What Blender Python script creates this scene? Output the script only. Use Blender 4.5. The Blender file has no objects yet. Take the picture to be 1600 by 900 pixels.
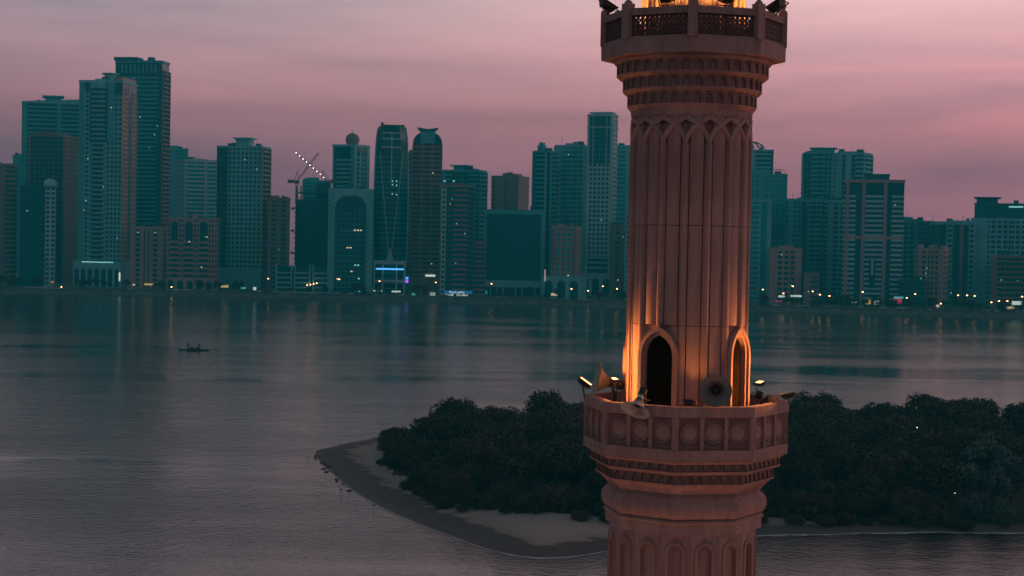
import bpy, math, random
import numpy as np
from math import sin, cos, pi, radians as rad, atan2, sqrt, hypot
from mathutils import Matrix, Vector

random.seed(7)
rng = np.random.default_rng(7)
S = bpy.context.scene
COL = S.collection

# ------------------------------------------------------------------ camera
CAM_H, F_PX = 40.0, 2600.0
PITCH, ROLL = rad(1.61), rad(1.1)
cam_data = bpy.data.cameras.new('camera')
cam = bpy.data.objects.new('camera', cam_data)
COL.objects.link(cam)
cam_data.sensor_width = 36.0
cam_data.lens = F_PX * 36.0 / 1600.0
cam_data.clip_start, cam_data.clip_end = 0.5, 20000
CAM_R = Matrix.Rotation(pi / 2 - PITCH, 4, 'X') @ Matrix.Rotation(ROLL, 4, 'Z')
cam.matrix_world = Matrix.Translation((0, 0, CAM_H)) @ CAM_R
S.camera = cam

# ------------------------------------------------------------------ view / render
S.view_settings.view_transform = 'Standard'
S.view_settings.look = 'None'
S.view_settings.exposure = 0.0
S.view_settings.gamma = 1.0
S.view_settings.use_curve_mapping = False
cy = S.cycles
cy.use_denoising = True
cy.max_bounces = 5
cy.diffuse_bounces = 2
cy.glossy_bounces = 3
cy.volume_bounces = 0
cy.transparent_max_bounces = 8
cy.sample_clamp_indirect = 3.0
cy.sample_clamp_direct = 12.0
cy.caustics_reflective = False
cy.caustics_refractive = False
cy.use_light_tree = True

# ------------------------------------------------------------------ world: dusk sky
SUN_AZ = rad(55)         # afterglow lies to the right of the view
SUN_EL = rad(1.5)
W = bpy.data.worlds.new('World')
S.world = W
W.use_nodes = True
nt = W.node_tree
nt.nodes.clear()
def WN(t, **k):
    n = nt.nodes.new(t)
    for a, b in k.items():
        setattr(n, a, b)
    return n
L = nt.links.new
wout = WN('ShaderNodeOutputWorld')
bg = WN('ShaderNodeBackground')
bg.inputs['Strength'].default_value = 1.08
tc = WN('ShaderNodeTexCoord')
sep = WN('ShaderNodeSeparateXYZ')
L(tc.outputs['Generated'], sep.inputs[0])
# elevation ramp (0..1 = 0..90 degrees)
asin_ = WN('ShaderNodeMath', operation='ARCSINE'); L(sep.outputs[2], asin_.inputs[0])
mul_ = WN('ShaderNodeMath', operation='MULTIPLY'); L(asin_.outputs[0], mul_.inputs[0]); mul_.inputs[1].default_value = 2 / pi
mx_ = WN('ShaderNodeMath', operation='MAXIMUM'); L(mul_.outputs[0], mx_.inputs[0]); mx_.inputs[1].default_value = 0.0
pw_ = WN('ShaderNodeMath', operation='POWER'); L(mx_.outputs[0], pw_.inputs[0]); pw_.inputs[1].default_value = 0.5
ramp = WN('ShaderNodeValToRGB')
L(pw_.outputs[0], ramp.inputs[0])
def setramp(r, stops):
    el = r.color_ramp.elements
    while len(el) > 1:
        el.remove(el[-1])
    el[0].position, el[0].color = stops[0][0], (*stops[0][1], 1)
    for p, c in stops[1:]:
        e = el.new(p); e.color = (*c, 1)
def el_(d):
    return sqrt(d / 90.0)
setramp(ramp, [(0.0, (0.40, 0.165, 0.24)), (el_(2.4), (0.46, 0.19, 0.26)), (el_(4.2), (0.62, 0.27, 0.32)),
               (el_(6.0), (0.79, 0.41, 0.455)), (el_(9), (0.86, 0.61, 0.63)), (el_(13), (0.62, 0.43, 0.45)), (el_(21), (0.44, 0.325, 0.345)),
               (el_(45), (0.14, 0.20, 0.235)), (1.0, (0.085, 0.15, 0.18))])
# azimuth: brighter towards the afterglow, dimmer behind the camera
dotn = WN('ShaderNodeVectorMath', operation='DOT_PRODUCT')
L(tc.outputs['Generated'], dotn.inputs[0])
dotn.inputs[1].default_value = (sin(SUN_AZ), cos(SUN_AZ), 0)
azr = WN('ShaderNodeMapRange')
L(dotn.outputs['Value'], azr.inputs['Value'])
azr.inputs['From Min'].default_value = -1; azr.inputs['From Max'].default_value = 1
azr.inputs['To Min'].default_value = 0; azr.inputs['To Max'].default_value = 1
azc = WN('ShaderNodeValToRGB')
L(azr.outputs[0], azc.inputs[0])
setramp(azc, [(0.0, (0.34, 0.48, 0.53)), (0.48, (0.42, 0.52, 0.57)), (0.65, (0.58, 0.64, 0.69)), (0.77, (0.80, 0.80, 0.81)), (0.90, (1.16, 1.0, 1.0)), (1.0, (1.5, 1.22, 1.18))])
m1 = WN('ShaderNodeMixRGB', blend_type='MULTIPLY'); m1.inputs[0].default_value = 1
L(ramp.outputs[0], m1.inputs[1]); L(azc.outputs[0], m1.inputs[2])
# soft streaky cloud
mp = WN('ShaderNodeMapping'); mp.inputs['Scale'].default_value = (1.6, 1.6, 15)
mp.inputs['Rotation'].default_value = (0, rad(3), 0)
L(tc.outputs['Generated'], mp.inputs[0])
nz = WN('ShaderNodeTexNoise'); nz.inputs['Scale'].default_value = 2.1; nz.inputs['Detail'].default_value = 5; nz.inputs['Roughness'].default_value = 0.5
nz.inputs['Distortion'].default_value = 0.4
L(mp.outputs[0], nz.inputs['Vector'])
cr = WN('ShaderNodeValToRGB'); L(nz.outputs['Fac'], cr.inputs[0])
setramp(cr, [(0.30, (0.70, 0.77, 0.84)), (0.5, (0.98, 0.98, 0.98)), (0.70, (1.22, 1.14, 1.12))])
m2 = WN('ShaderNodeMixRGB', blend_type='MULTIPLY'); m2.inputs[0].default_value = 1
L(m1.outputs[0], m2.inputs[1]); L(cr.outputs[0], m2.inputs[2])
# a little of the physical sky
sky = WN('ShaderNodeTexSky'); sky.sky_type = 'NISHITA'; sky.sun_disc = False
sky.sun_elevation = SUN_EL; sky.sun_rotation = SUN_AZ; sky.air_density = 1.2; sky.dust_density = 2.0
m3 = WN('ShaderNodeMixRGB', blend_type='ADD'); m3.inputs[0].default_value = 0.01
L(m2.outputs[0], m3.inputs[1]); L(sky.outputs[0], m3.inputs[2])
L(m3.outputs[0], bg.inputs['Color'])
L(bg.outputs[0], wout.inputs['Surface'])

# the last glow of the sun
sd = bpy.data.lights.new('sun', 'SUN'); sd.energy = 0.16; sd.angle = rad(25); sd.color = (1.0, 0.66, 0.60)
sun = bpy.data.objects.new('sun', sd); COL.objects.link(sun)
_d = Vector((-sin(rad(75)) * cos(rad(6)), -cos(rad(75)) * cos(rad(6)), -sin(rad(6))))
sun.rotation_euler = _d.to_track_quat('-Z', 'Y').to_euler()

# ------------------------------------------------------------------ projection helpers (layout measured once from the survey)
R3 = CAM_R.to_3x3()
def ray(px, py):
    return R3 @ Vector(((px - 800) / F_PX, (450 - py) / F_PX, -1.0))
def PY(px, py, y):                      # point of that sight line at depth y
    d = ray(px, py); t = y / d.y
    return Vector((d.x * t, y, CAM_H + d.z * t))
def PZ(px, py, z=0.0):                  # point of that sight line at height z
    d = ray(px, py); t = (z - CAM_H) / d.z
    return Vector((d.x * t, d.y * t, z))

# ------------------------------------------------------------------ mesh helpers
class MB:
    def __init__(s): s.v = []; s.f = []
    def add(s, vs, fs):
        o = len(s.v); s.v.extend(vs); s.f.extend([tuple(i + o for i in f) for f in fs]); return s
    def box(s, x0, x1, y0, y1, z0, z1):
        if x0 > x1: x0, x1 = x1, x0
        if y0 > y1: y0, y1 = y1, y0
        return s.add([(x0, y0, z0), (x1, y0, z0), (x1, y1, z0), (x0, y1, z0), (x0, y0, z1), (x1, y0, z1), (x1, y1, z1), (x0, y1, z1)],
                     [(0, 3, 2, 1), (4, 5, 6, 7), (0, 1, 5, 4), (1, 2, 6, 5), (2, 3, 7, 6), (3, 0, 4, 7)])
    def lathe(s, n, prof, rot=0.0, cap=True, cx=0, cy=0):
        vs = []
        for r, z in prof:
            for k in range(n):
                a = rot + 2 * pi * k / n
                vs.append((cx + r * sin(a), cy - r * cos(a), z))
        fs = []
        m = len(prof)
        for i in range(m - 1):
            for k in range(n):
                k2 = (k + 1) % n
                fs.append((i * n + k, i * n + k2, (i + 1) * n + k2, (i + 1) * n + k))
        if cap:
            fs.append(tuple(range(n - 1, -1, -1))); fs.append(tuple((m - 1) * n + k for k in range(n)))
        return s.add(vs, fs)
    def bar(s, p, q, r, n=4, r2=None):
        p, q = Vector(p), Vector(q); d = q - p
        if d.length < 1e-6: return s
        d.normalize()
        up = Vector((0, 0, 1)) if abs(d.z) < 0.9 else Vector((1, 0, 0))
        a = d.cross(up).normalized(); b = d.cross(a)
        r2 = r if r2 is None else r2
        vs = []
        for c, rr in ((p, r), (q, r2)):
            for k in range(n):
                t = 2 * pi * (k + 0.5) / n
                vs.append(tuple(c + a * (rr * cos(t)) + b * (rr * sin(t))))
        fs = [(k, (k + 1) % n, n + (k + 1) % n, n + k) for k in range(n)]
        fs += [tuple(range(n - 1, -1, -1)), tuple(range(n, 2 * n))]
        return s.add(vs, fs)
    def path(s, pts, r, n=6):
        for a, b in zip(pts[:-1], pts[1:]): s.bar(a, b, r, n)
        return s
    def strip(s, inner, outer, r0, r1, closed=False):
        """solid frame between two outlines (u, z) of the same length; front at depth r1, back at r0 (radial, local -y is outward)"""
        n = len(inner)
        vs = [(u, -r1, z) for u, z in inner] + [(u, -r1, z) for u, z in outer] + [(u, -r0, z) for u, z in inner] + [(u, -r0, z) for u, z in outer]
        fs = []
        rg = range(n) if closed else range(n - 1)
        for i in rg:
            j = (i + 1) % n
            fs += [(i, j, n + j, n + i), (2 * n + j, 2 * n + i, 3 * n + i, 3 * n + j), (j, i, 2 * n + i, 2 * n + j), (n + i, n + j, 3 * n + j, 3 * n + i)]
        if not closed:
            fs += [(0, n, 3 * n, 2 * n), (n - 1, 2 * n + n - 1, 3 * n + n - 1, 2 * n - 1)]
        return s.add(vs, fs)
    def extrude(s, poly, z0, z1):       # poly in (x, y)
        n = len(poly)
        vs = [(x, y, z0) for x, y in poly] + [(x, y, z1) for x, y in poly]
        fs = [(i, (i + 1) % n, n + (i + 1) % n, n + i) for i in range(n)] + [tuple(range(n - 1, -1, -1)), tuple(range(n, 2 * n))]
        return s.add(vs, fs)
    def prism(s, poly, y0, y1):         # poly in (x, z), extruded in y
        n = len(poly)
        vs = [(x, y0, z) for x, z in poly] + [(x, y1, z) for x, z in poly]
        fs = [(i, (i + 1) % n, n + (i + 1) % n, n + i) for i in range(n)] + [tuple(range(n - 1, -1, -1)), tuple(range(n, 2 * n))]
        return s.add(vs, fs)
    def mesh(s, name, mat, smooth=False):
        me = bpy.data.meshes.new(name)
        me.from_pydata([tuple(v) for v in s.v], [], s.f)
        if mat: me.materials.append(mat)
        if smooth:
            me.polygons.foreach_set('use_smooth', [True] * len(me.polygons))
            me.set_sharp_from_angle(angle=rad(40))
        me.update()
        return me
    def build(s, name, mat, parent=None, smooth=False, kind=None, loc=None, label=None):
        return link(name, s.mesh(name, mat, smooth), parent, kind, loc, label)

def link(name, me, parent=None, kind=None, loc=None, label=None):
    o = bpy.data.objects.new(name, me); COL.objects.link(o)
    if parent: o.parent = parent
    if kind: o['kind'] = kind
    if loc is not None: o.location = loc
    if label: o['label'] = label
    return o
def tag(o, label, cat, group=None):
    o['label'] = label; o['category'] = cat
    if group: o['group'] = group
    return o
def empty(name, loc, rz=0, label=None, cat=None, group=None):
    o = bpy.data.objects.new(name, None); COL.objects.link(o)
    o.empty_display_size = 0.3
    o.location = loc; o.rotation_euler = (0, 0, rz)
    if label: tag(o, label, cat, group)
    return o
def children(o): return [c for c in bpy.data.objects if c.parent == o]
def ringcopies(name, me, parent, angles, kind=None):
    out = []
    for a in angles:
        o = link(name, me, parent, kind); o.rotation_euler = (0, 0, a); out.append(o)
    return out

# ------------------------------------------------------------------ materials
def mat(name, col, rough=0.85, var=0.12, scale=0.6, bump=0.0, bscale=4.0, metal=0.0, spec=0.4, stain=None, coords='Object'):
    m = bpy.data.materials.new(name); m.use_nodes = True
    n = m.node_tree.nodes; l = m.node_tree.links.new
    b = n['Principled BSDF']
    b.inputs['Roughness'].default_value = rough
    b.inputs['Metallic'].default_value = metal
    b.inputs['Specular IOR Level'].default_value = spec
    t = n.new('ShaderNodeTexCoord')
    x = n.new('ShaderNodeTexNoise'); x.inputs['Scale'].default_value = scale; x.inputs['Detail'].default_value = 6; x.inputs['Roughness'].default_value = 0.6
    l(t.outputs[coords], x.inputs['Vector'])
    r = n.new('ShaderNodeValToRGB'); l(x.outputs['Fac'], r.inputs[0])
    c = Vector(col)
    setramp(r, [(0.3, tuple(c * (1 - var))), (0.7, tuple(c * (1 + var)))])
    src = r.outputs[0]
    if stain:                                            # vertical weathering runs
        mp = n.new('ShaderNodeMapping'); mp.inputs['Scale'].default_value = stain[1]
        l(t.outputs[coords], mp.inputs[0])
        y = n.new('ShaderNodeTexNoise'); y.inputs['Scale'].default_value = 1.0; y.inputs['Detail'].default_value = 7; y.inputs['Roughness'].default_value = 0.7
        l(mp.outputs[0], y.inputs['Vector'])
        r2 = n.new('ShaderNodeValToRGB'); l(y.outputs['Fac'], r2.inputs[0])
        setramp(r2, [(0.42, (1, 1, 1)), (0.62, stain[0])])
        mm = n.new('ShaderNodeMixRGB'); mm.blend_type = 'MULTIPLY'; mm.inputs[0].default_value = 1
        l(src, mm.inputs[1]); l(r2.outputs[0], mm.inputs[2]); src = mm.outputs[0]
    l(src, b.inputs['Base Color'])
    if bump:
        z = n.new('ShaderNodeTexNoise'); z.inputs['Scale'].default_value = bscale; z.inputs['Detail'].default_value = 8
        l(t.outputs[coords], z.inputs['Vector'])
        bp = n.new('ShaderNodeBump'); bp.inputs['Strength'].default_value = bump; bp.inputs['Distance'].default_value = 0.02
        l(z.outputs['Fac'], bp.inputs['Height']); l(bp.outputs[0], b.inputs['Normal'])
    return m
def emit(name, col, s):
    m = bpy.data.materials.new(name); m.use_nodes = True
    b = m.node_tree.nodes['Principled BSDF']
    b.inputs['Base Color'].default_value = (0.05, 0.05, 0.05, 1)
    b.inputs['Emission Color'].default_value = (*col, 1)
    b.inputs['Emission Strength'].default_value = s
    m.cycles.emission_sampling = 'AUTO'
    return m

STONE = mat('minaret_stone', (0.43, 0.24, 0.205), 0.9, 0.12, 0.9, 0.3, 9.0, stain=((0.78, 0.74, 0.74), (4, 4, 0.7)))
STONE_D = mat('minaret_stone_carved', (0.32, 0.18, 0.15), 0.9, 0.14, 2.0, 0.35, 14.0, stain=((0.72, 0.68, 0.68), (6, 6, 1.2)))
SCREEN = mat('screen_wood', (0.10, 0.045, 0.04), 0.7, 0.2, 6, 0.2)
DOOR_DARK = mat('doorway_shade', (0.012, 0.007, 0.004), 1.0, 0.25, 3, 0.0, spec=0.0)  # near-black, no sheen: the shade of an open doorway put into the colour
BLACK = mat('black_metal', (0.025, 0.022, 0.022), 0.5, 0.2, 5)
HORN = mat('horn_grey', (0.21, 0.175, 0.155), 0.55, 0.10, 5, stain=((0.7, 0.68, 0.66), (3, 3, 3)))
HORN_W = mat('horn_white', (0.46, 0.45, 0.44), 0.5, 0.08, 5, stain=((0.75, 0.73, 0.7), (3, 3, 3)))
HORN_T = mat('horn_tan', (0.55, 0.43, 0.31), 0.55, 0.10, 5, stain=((0.72, 0.68, 0.62), (3, 3, 3)))
LENS_ON = emit('floodlight_on', (1.0, 0.52, 0.20), 3.2)
LENS_OFF = mat('floodlight_glass', (0.05, 0.05, 0.055), 0.1, 0.1, 2, spec=0.6)

# ------------------------------------------------------------------ water
def make_water():
    m = bpy.data.materials.new('lagoon_water'); m.use_nodes = True
    n = m.node_tree.nodes; l = m.node_tree.links.new
    b = n['Principled BSDF']
    b.inputs['Base Color'].default_value = (0.003, 0.012, 0.015, 1)
    b.inputs['IOR'].default_value = 1.33
    b.inputs['Specular IOR Level'].default_value = 0.5
    t = n.new('ShaderNodeTexCoord')
    def noise(scale, sx, sy, detail, rz=0.0, rough=0.55):
        mp = n.new('ShaderNodeMapping'); mp.inputs['Scale'].default_value = (sx, sy, 1); mp.inputs['Rotation'].default_value = (0, 0, rz)
        l(t.outputs['Object'], mp.inputs[0])
        x = n.new('ShaderNodeTexNoise'); x.inputs['Scale'].default_value = scale; x.inputs['Detail'].default_value = detail; x.inputs['Roughness'].default_value = rough
        l(mp.outputs[0], x.inputs['Vector']); return x.outputs['Fac']
    ripple = noise(0.95, 0.85, 1.0, 5, rad(28))
    swell = noise(0.24, 0.75, 1.0, 3, rad(-16))
    patch = noise(0.010, 0.35, 1.6, 5, rad(5), 0.6)
    pr = n.new('ShaderNodeMapRange'); l(patch, pr.inputs[0])
    pr.inputs['From Min'].default_value = 0.36; pr.inputs['From Max'].default_value = 0.64
    pr.inputs['To Min'].default_value = 0.28; pr.inputs['To Max'].default_value = 1.4
    a = n.new('ShaderNodeMath'); a.operation = 'MULTIPLY'; l(ripple, a.inputs[0]); a.inputs[1].default_value = 0.58
    c = n.new('ShaderNodeMath'); c.operation = 'MULTIPLY_ADD'; l(swell, c.inputs[0]); c.inputs[1].default_value = 0.50; l(a.outputs[0], c.inputs[2])
    d = n.new('ShaderNodeMath'); d.operation = 'MULTIPLY'; l(c.outputs[0], d.inputs[0]); l(pr.outputs[0], d.inputs[1])
    bp = n.new('ShaderNodeBump'); bp.inputs['Strength'].default_value = 1.0; bp.inputs['Distance'].default_value = 0.27
    l(d.outputs[0], bp.inputs['Height']); l(bp.outputs[0], b.inputs['Normal'])
    rr = n.new('ShaderNodeMapRange'); l(patch, rr.inputs[0])
    rr.inputs['From Min'].default_value = 0.36; rr.inputs['From Max'].default_value = 0.64
    rr.inputs['To Min'].default_value = 0.03; rr.inputs['To Max'].default_value = 0.11
    l(rr.outputs[0], b.inputs['Roughness'])
    mb = MB(); mb.add([(-2500, -300, 0), (2500, -300, 0), (2500, 1250, 0), (-2500, 1250, 0)], [(0, 1, 2, 3)])
    mb.build('water', m, kind='structure')
make_water()

# ------------------------------------------------------------------ far shore: bank, promenade, road, land
LAND_Z = 3.0
shore_px = [(-500, 450), (0, 458.5), (250, 462.5), (480, 468), (760, 475), (980, 481), (1170, 487), (1400, 493), (1600, 499), (2100, 512)]
shore = [PZ(x, y) for x, y in shore_px]
shore = [Vector((-2400, shore[0].y + 30, 0))] + shore + [Vector((2400, shore[-1].y - 40, 0))]
def shore_y(x):
    for a, b in zip(shore[:-1], shore[1:]):
        if a.x <= x <= b.x: return a.y + (b.y - a.y) * (x - a.x) / (b.x - a.x)
    return shore[-1].y
BANK = mat('bank_stone', (0.16, 0.13, 0.115), 0.95, 0.35, 0.25, stain=((0.6, 0.6, 0.6), (0.2, 0.2, 0.6)))
PAVE = mat('promenade_paving', (0.20, 0.19, 0.18), 0.9, 0.2, 0.12)
ASPH = mat('asphalt', (0.05, 0.05, 0.052), 0.9, 0.2, 0.1)
LANDM = mat('city_ground', (0.13, 0.12, 0.11), 0.95, 0.25, 0.03)
def band_strip(name, m, d0, d1, z0, z1):
    xs = np.linspace(-2400, 2400, 120); mb = MB(); vs = []; fs = []
    for x in xs:
        y = shore_y(x); vs += [(x, y + d0, z0), (x, y + d1, z1)]
    for i in range(len(xs) - 1): fs.append((2 * i, 2 * i + 2, 2 * i + 3, 2 * i + 1))
    mb.add(vs, fs); mb.build(name, m, kind='structure')
band_strip('shore_bank', BANK, -1.0, 7, -0.6, 2.6)
band_strip('sea_wall', BANK, 7, 7.3, 2.6, 3.5)
band_strip('sea_wall_coping', PAVE, 7.3, 8.0, 3.5, 3.5)
band_strip('sea_wall_back', BANK, 8.0, 8.05, 3.5, LAND_Z)
band_strip('promenade_pavement', PAVE, 8.05, 20, LAND_Z, LAND_Z)
band_strip('corniche_kerb', PAVE, 20, 20.3, LAND_Z, LAND_Z - 0.14)
band_strip('corniche_road', ASPH, 20.3, 38, LAND_Z - 0.14, LAND_Z - 0.14)
band_strip('corniche_kerb_inner', PAVE, 38, 38.3, LAND_Z - 0.14, LAND_Z)
band_strip('land', LANDM, 38.3, 1100, LAND_Z, LAND_Z)

# near shore under the minaret (below the frame)
mb = MB(); mb.box(-120, 120, -150, 110, -1.5, 1.0); mb.build('plaza_ground', PAVE, kind='structure')

# ------------------------------------------------------------------ MINARET
AX = PY(1076, 382, 37.0)
phi = atan2(AX.x, AX.y)
ZB = 1.0
OZ = CAM_H - ZB                        # z relative to the camera -> local z
mina = empty('minaret', (AX.x, AX.y, ZB), -phi, 'carved pink stone minaret with two balconies, lit orange from below', 'minaret')
def Z(z): return z + OZ
def lathe_part(name, m, n, prof, rot=0.0, smooth=False, parent=mina, cap=True):
    return MB().lathe(n, [(r, Z(z)) for r, z in prof], rot, cap).build(name, m, parent, smooth)

def arch_pts(hw, zb, zs, za, n=10):
    """open outline from (-hw, zb) over a pointed / round arch to (hw, zb)"""
    h = za - zs; R = (hw * hw + h * h) / (2 * hw); pts = [(-hw, zb)]
    a1 = math.acos(max(-1, min(1, (R - hw) / R)))
    left = []
    for i in range(n + 1):
        t = a1 * i / n
        left.append((-hw + R - R * cos(t), zs + R * sin(t)))
    pts += left; pts += [(-x, z) for x, z in left[-2::-1]]; pts.append((hw, zb))
    return pts
def rect_match(pts, w, zb, zt):
    """outer rectangle sampled to match an arch outline"""
    n = len(pts); half = n // 2; zs = pts[1][1]
    L1 = zt - zs; L2 = w
    out = [(-w, zb)]
    left = []
    for i in range(half):
        t = i / (half - 1) * (L1 + L2)
        left.append((-w, zs + t) if t <= L1 else (-w + (t - L1), zt))
    left[-1] = (0, zt)
    # force the corner
    j = min(range(half), key=lambda i: abs(i / (half - 1) * (L1 + L2) - L1))
    left[j] = (-w, zt) if j not in (0, half - 1) else left[j]
    out += left; out += [(-x, z) for x, z in left[-2::-1]]; out.append((w, zb))
    return out

RO = rad(-5)       # turn of the octagon and ribs
# --- lower octagon shaft
lathe_part('lower_shaft', STONE, 16, [(1.55, -39), (1.55, -5.9)], RO + rad(11.25))
FW = 2 * 1.605 * math.tan(rad(11.25)) / 2
zt, zb = -6.22, -16.0
ap = arch_pts(0.145, Z(zb), Z(-6.60), Z(-6.60) + 0.145, 6)
me = MB().strip(ap, rect_match(ap, FW - 0.003, Z(zb), Z(zt)), 1.47, 1.605).mesh('niche_panel', STONE)
panels = ringcopies('niche_panel', me, mina, [RO + rad(22.5) * k for k in range(16)])
op = arch_pts(0.215, Z(zb), Z(-6.60), Z(-6.60) + 0.215, 6)
ip = arch_pts(0.155, Z(zb), Z(-6.60), Z(-6.60) + 0.155, 6)
me = MB().strip(ip, op, 1.57, 1.64).mesh('niche_moulding', STONE)
for p in panels: link('niche_moulding', me, p)
lathe_part('shaft_band', STONE, 8, [(1.60, -6.23), (1.74, -6.22), (1.74, -5.93), (1.60, -5.92)], RO)
lathe_part('neck_moulding', STONE, 8, [(1.5, -6.0), (1.77, -5.99), (1.79, -5.94), (1.74, -5.90), (1.5, -5.9)], RO)
tor = [(1.5, -5.93)] + [(1.60 + 0.25 * cos(t), -5.66 + 0.27 * sin(t)) for t in np.linspace(-pi / 2, pi / 2, 19)] + [(1.5, -5.39)]
lathe_part('torus_moulding', STONE, 8, tor, RO)
cym = [(1.55, -5.42)] + [(1.70 + 0.27 * (t ** 1.6), -5.42 + 0.30 * t) for t in np.linspace(0, 1, 8)] + [(1.5, -5.12)]
lathe_part('cyma_moulding', STONE, 8, cym, RO)
# --- two octagonal corbel tiers with carved niches
def octa_tier(name, R, z0, z1, per):
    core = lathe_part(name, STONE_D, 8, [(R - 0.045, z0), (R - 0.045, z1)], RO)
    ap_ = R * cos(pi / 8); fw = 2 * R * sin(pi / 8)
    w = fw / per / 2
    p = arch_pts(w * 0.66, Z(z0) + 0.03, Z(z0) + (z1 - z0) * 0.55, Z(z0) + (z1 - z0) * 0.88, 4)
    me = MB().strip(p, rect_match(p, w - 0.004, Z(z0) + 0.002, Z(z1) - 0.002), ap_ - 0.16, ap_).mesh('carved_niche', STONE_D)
    for f in range(8):
        for i in range(per):
            u = -fw / 2 + w * (2 * i + 1)
            a = RO + rad(22.5) + rad(45) * f
            o = link('carved_niche', me, core); o.rotation_euler = (0, 0, a); o.location = (u * cos(a), u * sin(a), 0)
lathe_part('corbel_ledge', STONE, 8, [(1.8, -5.13), (1.99, -5.125), (2.01, -5.09), (1.8, -5.085)], RO)
octa_tier('corbel_tier', 1.975, -5.09, -4.88, 7)
lathe_part('corbel_ledge', STONE, 8, [(1.8, -4.885), (2.03, -4.88), (2.12, -4.84), (2.14, -4.805), (1.8, -4.80)], RO)
octa_tier('corbel_tier', 2.11, -4.80, -4.64, 7)
lathe_part('corbel_ledge', STONE, 8, [(1.8, -4.645), (2.15, -4.64), (2.20, -4.60), (2.21, -4.575), (1.8, -4.57)], RO)
# --- lower balcony
lathe_part('balcony_floor', STONE, 8, [(2.0, -4.57), (2.275, -4.565), (2.275, -4.33), (2.0, -4.325)], RO)
lathe_part('balcony_floor_slab', STONE, 8, [(2.05, -4.37), (2.05, -4.30)], RO)
def hollow_oct(name, m, ro, ri, z0, z1, parent=mina, rot=RO):
    return MB().lathe(8, [(ro, Z(z0)), (ro, Z(z1)), (ri, Z(z1)), (ri, Z(z0)), (ro, Z(z0))], rot, False).build(name, m, parent)
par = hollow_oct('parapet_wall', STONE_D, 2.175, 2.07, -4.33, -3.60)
rail = hollow_oct('parapet_rail', STONE, 2.285, 2.04, -3.64, -3.415)
fwp = 2 * 2.255 * sin(pi / 8); app = 2.255 * cos(pi / 8)
apw = 2.175 * cos(pi / 8)
pil = MB().box(-0.045, 0.045, -app + 0.005, -apw + 0.02, Z(-4.325), Z(-3.645)).mesh('pilaster', STONE)
corner = MB().box(-0.07, 0.07, -2.262, -2.10, Z(-4.325), Z(-3.645)).mesh('corner_pilaster', STONE)
ringcopies('corner_pilaster', corner, par, [RO + rad(45) * k for k in range(8)])
# panel frame + medallion
def disc(rings, n, y0):
    mb = MB(); vs = []; fs = []
    for (r, h, tooth) in rings:
        for k in range(n):
            rr = r * (1 + tooth * (1 if k % 2 else -1)); t = 2 * pi * k / n
            vs.append((rr * cos(t), -(y0 + h), rr * sin(t)))
    for i in range(len(rings) - 1):
        for k in range(n):
            k2 = (k + 1) % n; fs.append((i * n + k, i * n + k2, (i + 1) * n + k2, (i + 1) * n + k))
    fs.append(tuple((len(rings) - 1) * n + k for k in range(n)))
    mb.add(vs, fs); return mb
zm = Z(-3.985)
med = disc([(0.215, 0.0, 0), (0.215, 0.045, 0), (0.192, 0.05, 0), (0.185, 0.012, 0.02), (0.165, 0.026, 0.05), (0.13, 0.034, 0), (0.09, 0.028, 0.08), (0.05, 0.036, 0), (0.02, 0.04, 0)], 24, apw - 0.004)
for i, v in enumerate(med.v): med.v[i] = (v[0], v[1], v[2] + zm)
medm = med.mesh('medallion', STONE)
fr_i = [(-0.235, Z(-4.26)), (0.235, Z(-4.26)), (0.235, Z(-3.70)), (-0.235, Z(-3.70))]
fr_o = [(-0.262, Z(-4.29)), (0.262, Z(-4.29)), (0.262, Z(-3.67)), (-0.262, Z(-3.67))]
frm = MB().strip(fr_i, fr_o, apw - 0.01, apw + 0.028, True).mesh('panel_frame', STONE_D)
for f in range(8):
    a = RO + rad(22.5) + rad(45) * f
    for i in (-1, 0, 1):
        u = i * 0.535
        for nm, me in (('medallion', medm), ('panel_frame', frm)):
            o = link(nm, me, par); o.rotation_euler = (0, 0, a); o.location = (u * cos(a), u * sin(a), 0)
    for u in (-0.2675, 0.2675):
        o = link('pilaster', pil, par); o.rotation_euler = (0, 0, a); o.location = (u * cos(a), u * sin(a), 0)

# --- middle shaft: three stone drums with ribs, fields and interlaced arches
DRUMS = [(0.41, 2.87), (-1.75, 0.41), (-4.32, -1.75)]
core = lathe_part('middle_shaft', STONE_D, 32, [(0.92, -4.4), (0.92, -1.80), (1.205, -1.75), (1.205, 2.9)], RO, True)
RIBS = [RO + rad(22.5) * k for k in range(16)]
DOORS = [RO - rad(22.5) + rad(90) * k for k in range(4)]
def adist(a, b): return abs((a - b + pi) % (2 * pi) - pi)
def field_mesh(z0, z1):
    poly = []
    for t in np.linspace(-6.5, 6.5, 7):
        c = 1.275 + 0.030 * cos(rad(t) / rad(6.5) * pi / 2)
        poly.append((c * sin(rad(t)), -c * cos(rad(t))))
    poly += [(1.05 * sin(rad(6.5)), -1.05 * cos(rad(6.5))), (-1.05 * sin(rad(6.5)), -1.05 * cos(rad(6.5)))]
    return MB().extrude(poly, Z(z0) + 0.007, Z(z1) - 0.007).mesh('shaft_field', STONE, True)
def rib_mesh(z0, z1):
    q = [(-.082, 1.0), (-.082, 1.285), (-.060, 1.292), (-.050, 1.335), (-.02, 1.352), (.02, 1.352), (.050, 1.335), (.060, 1.292), (.082, 1.285), (.082, 1.0)]
    return MB().extrude([(u, -r) for u, r in q], Z(z0) + 0.004, Z(z1) - 0.004).mesh('rib', STONE)
SPR, APX = 2.17, 2.74
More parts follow.
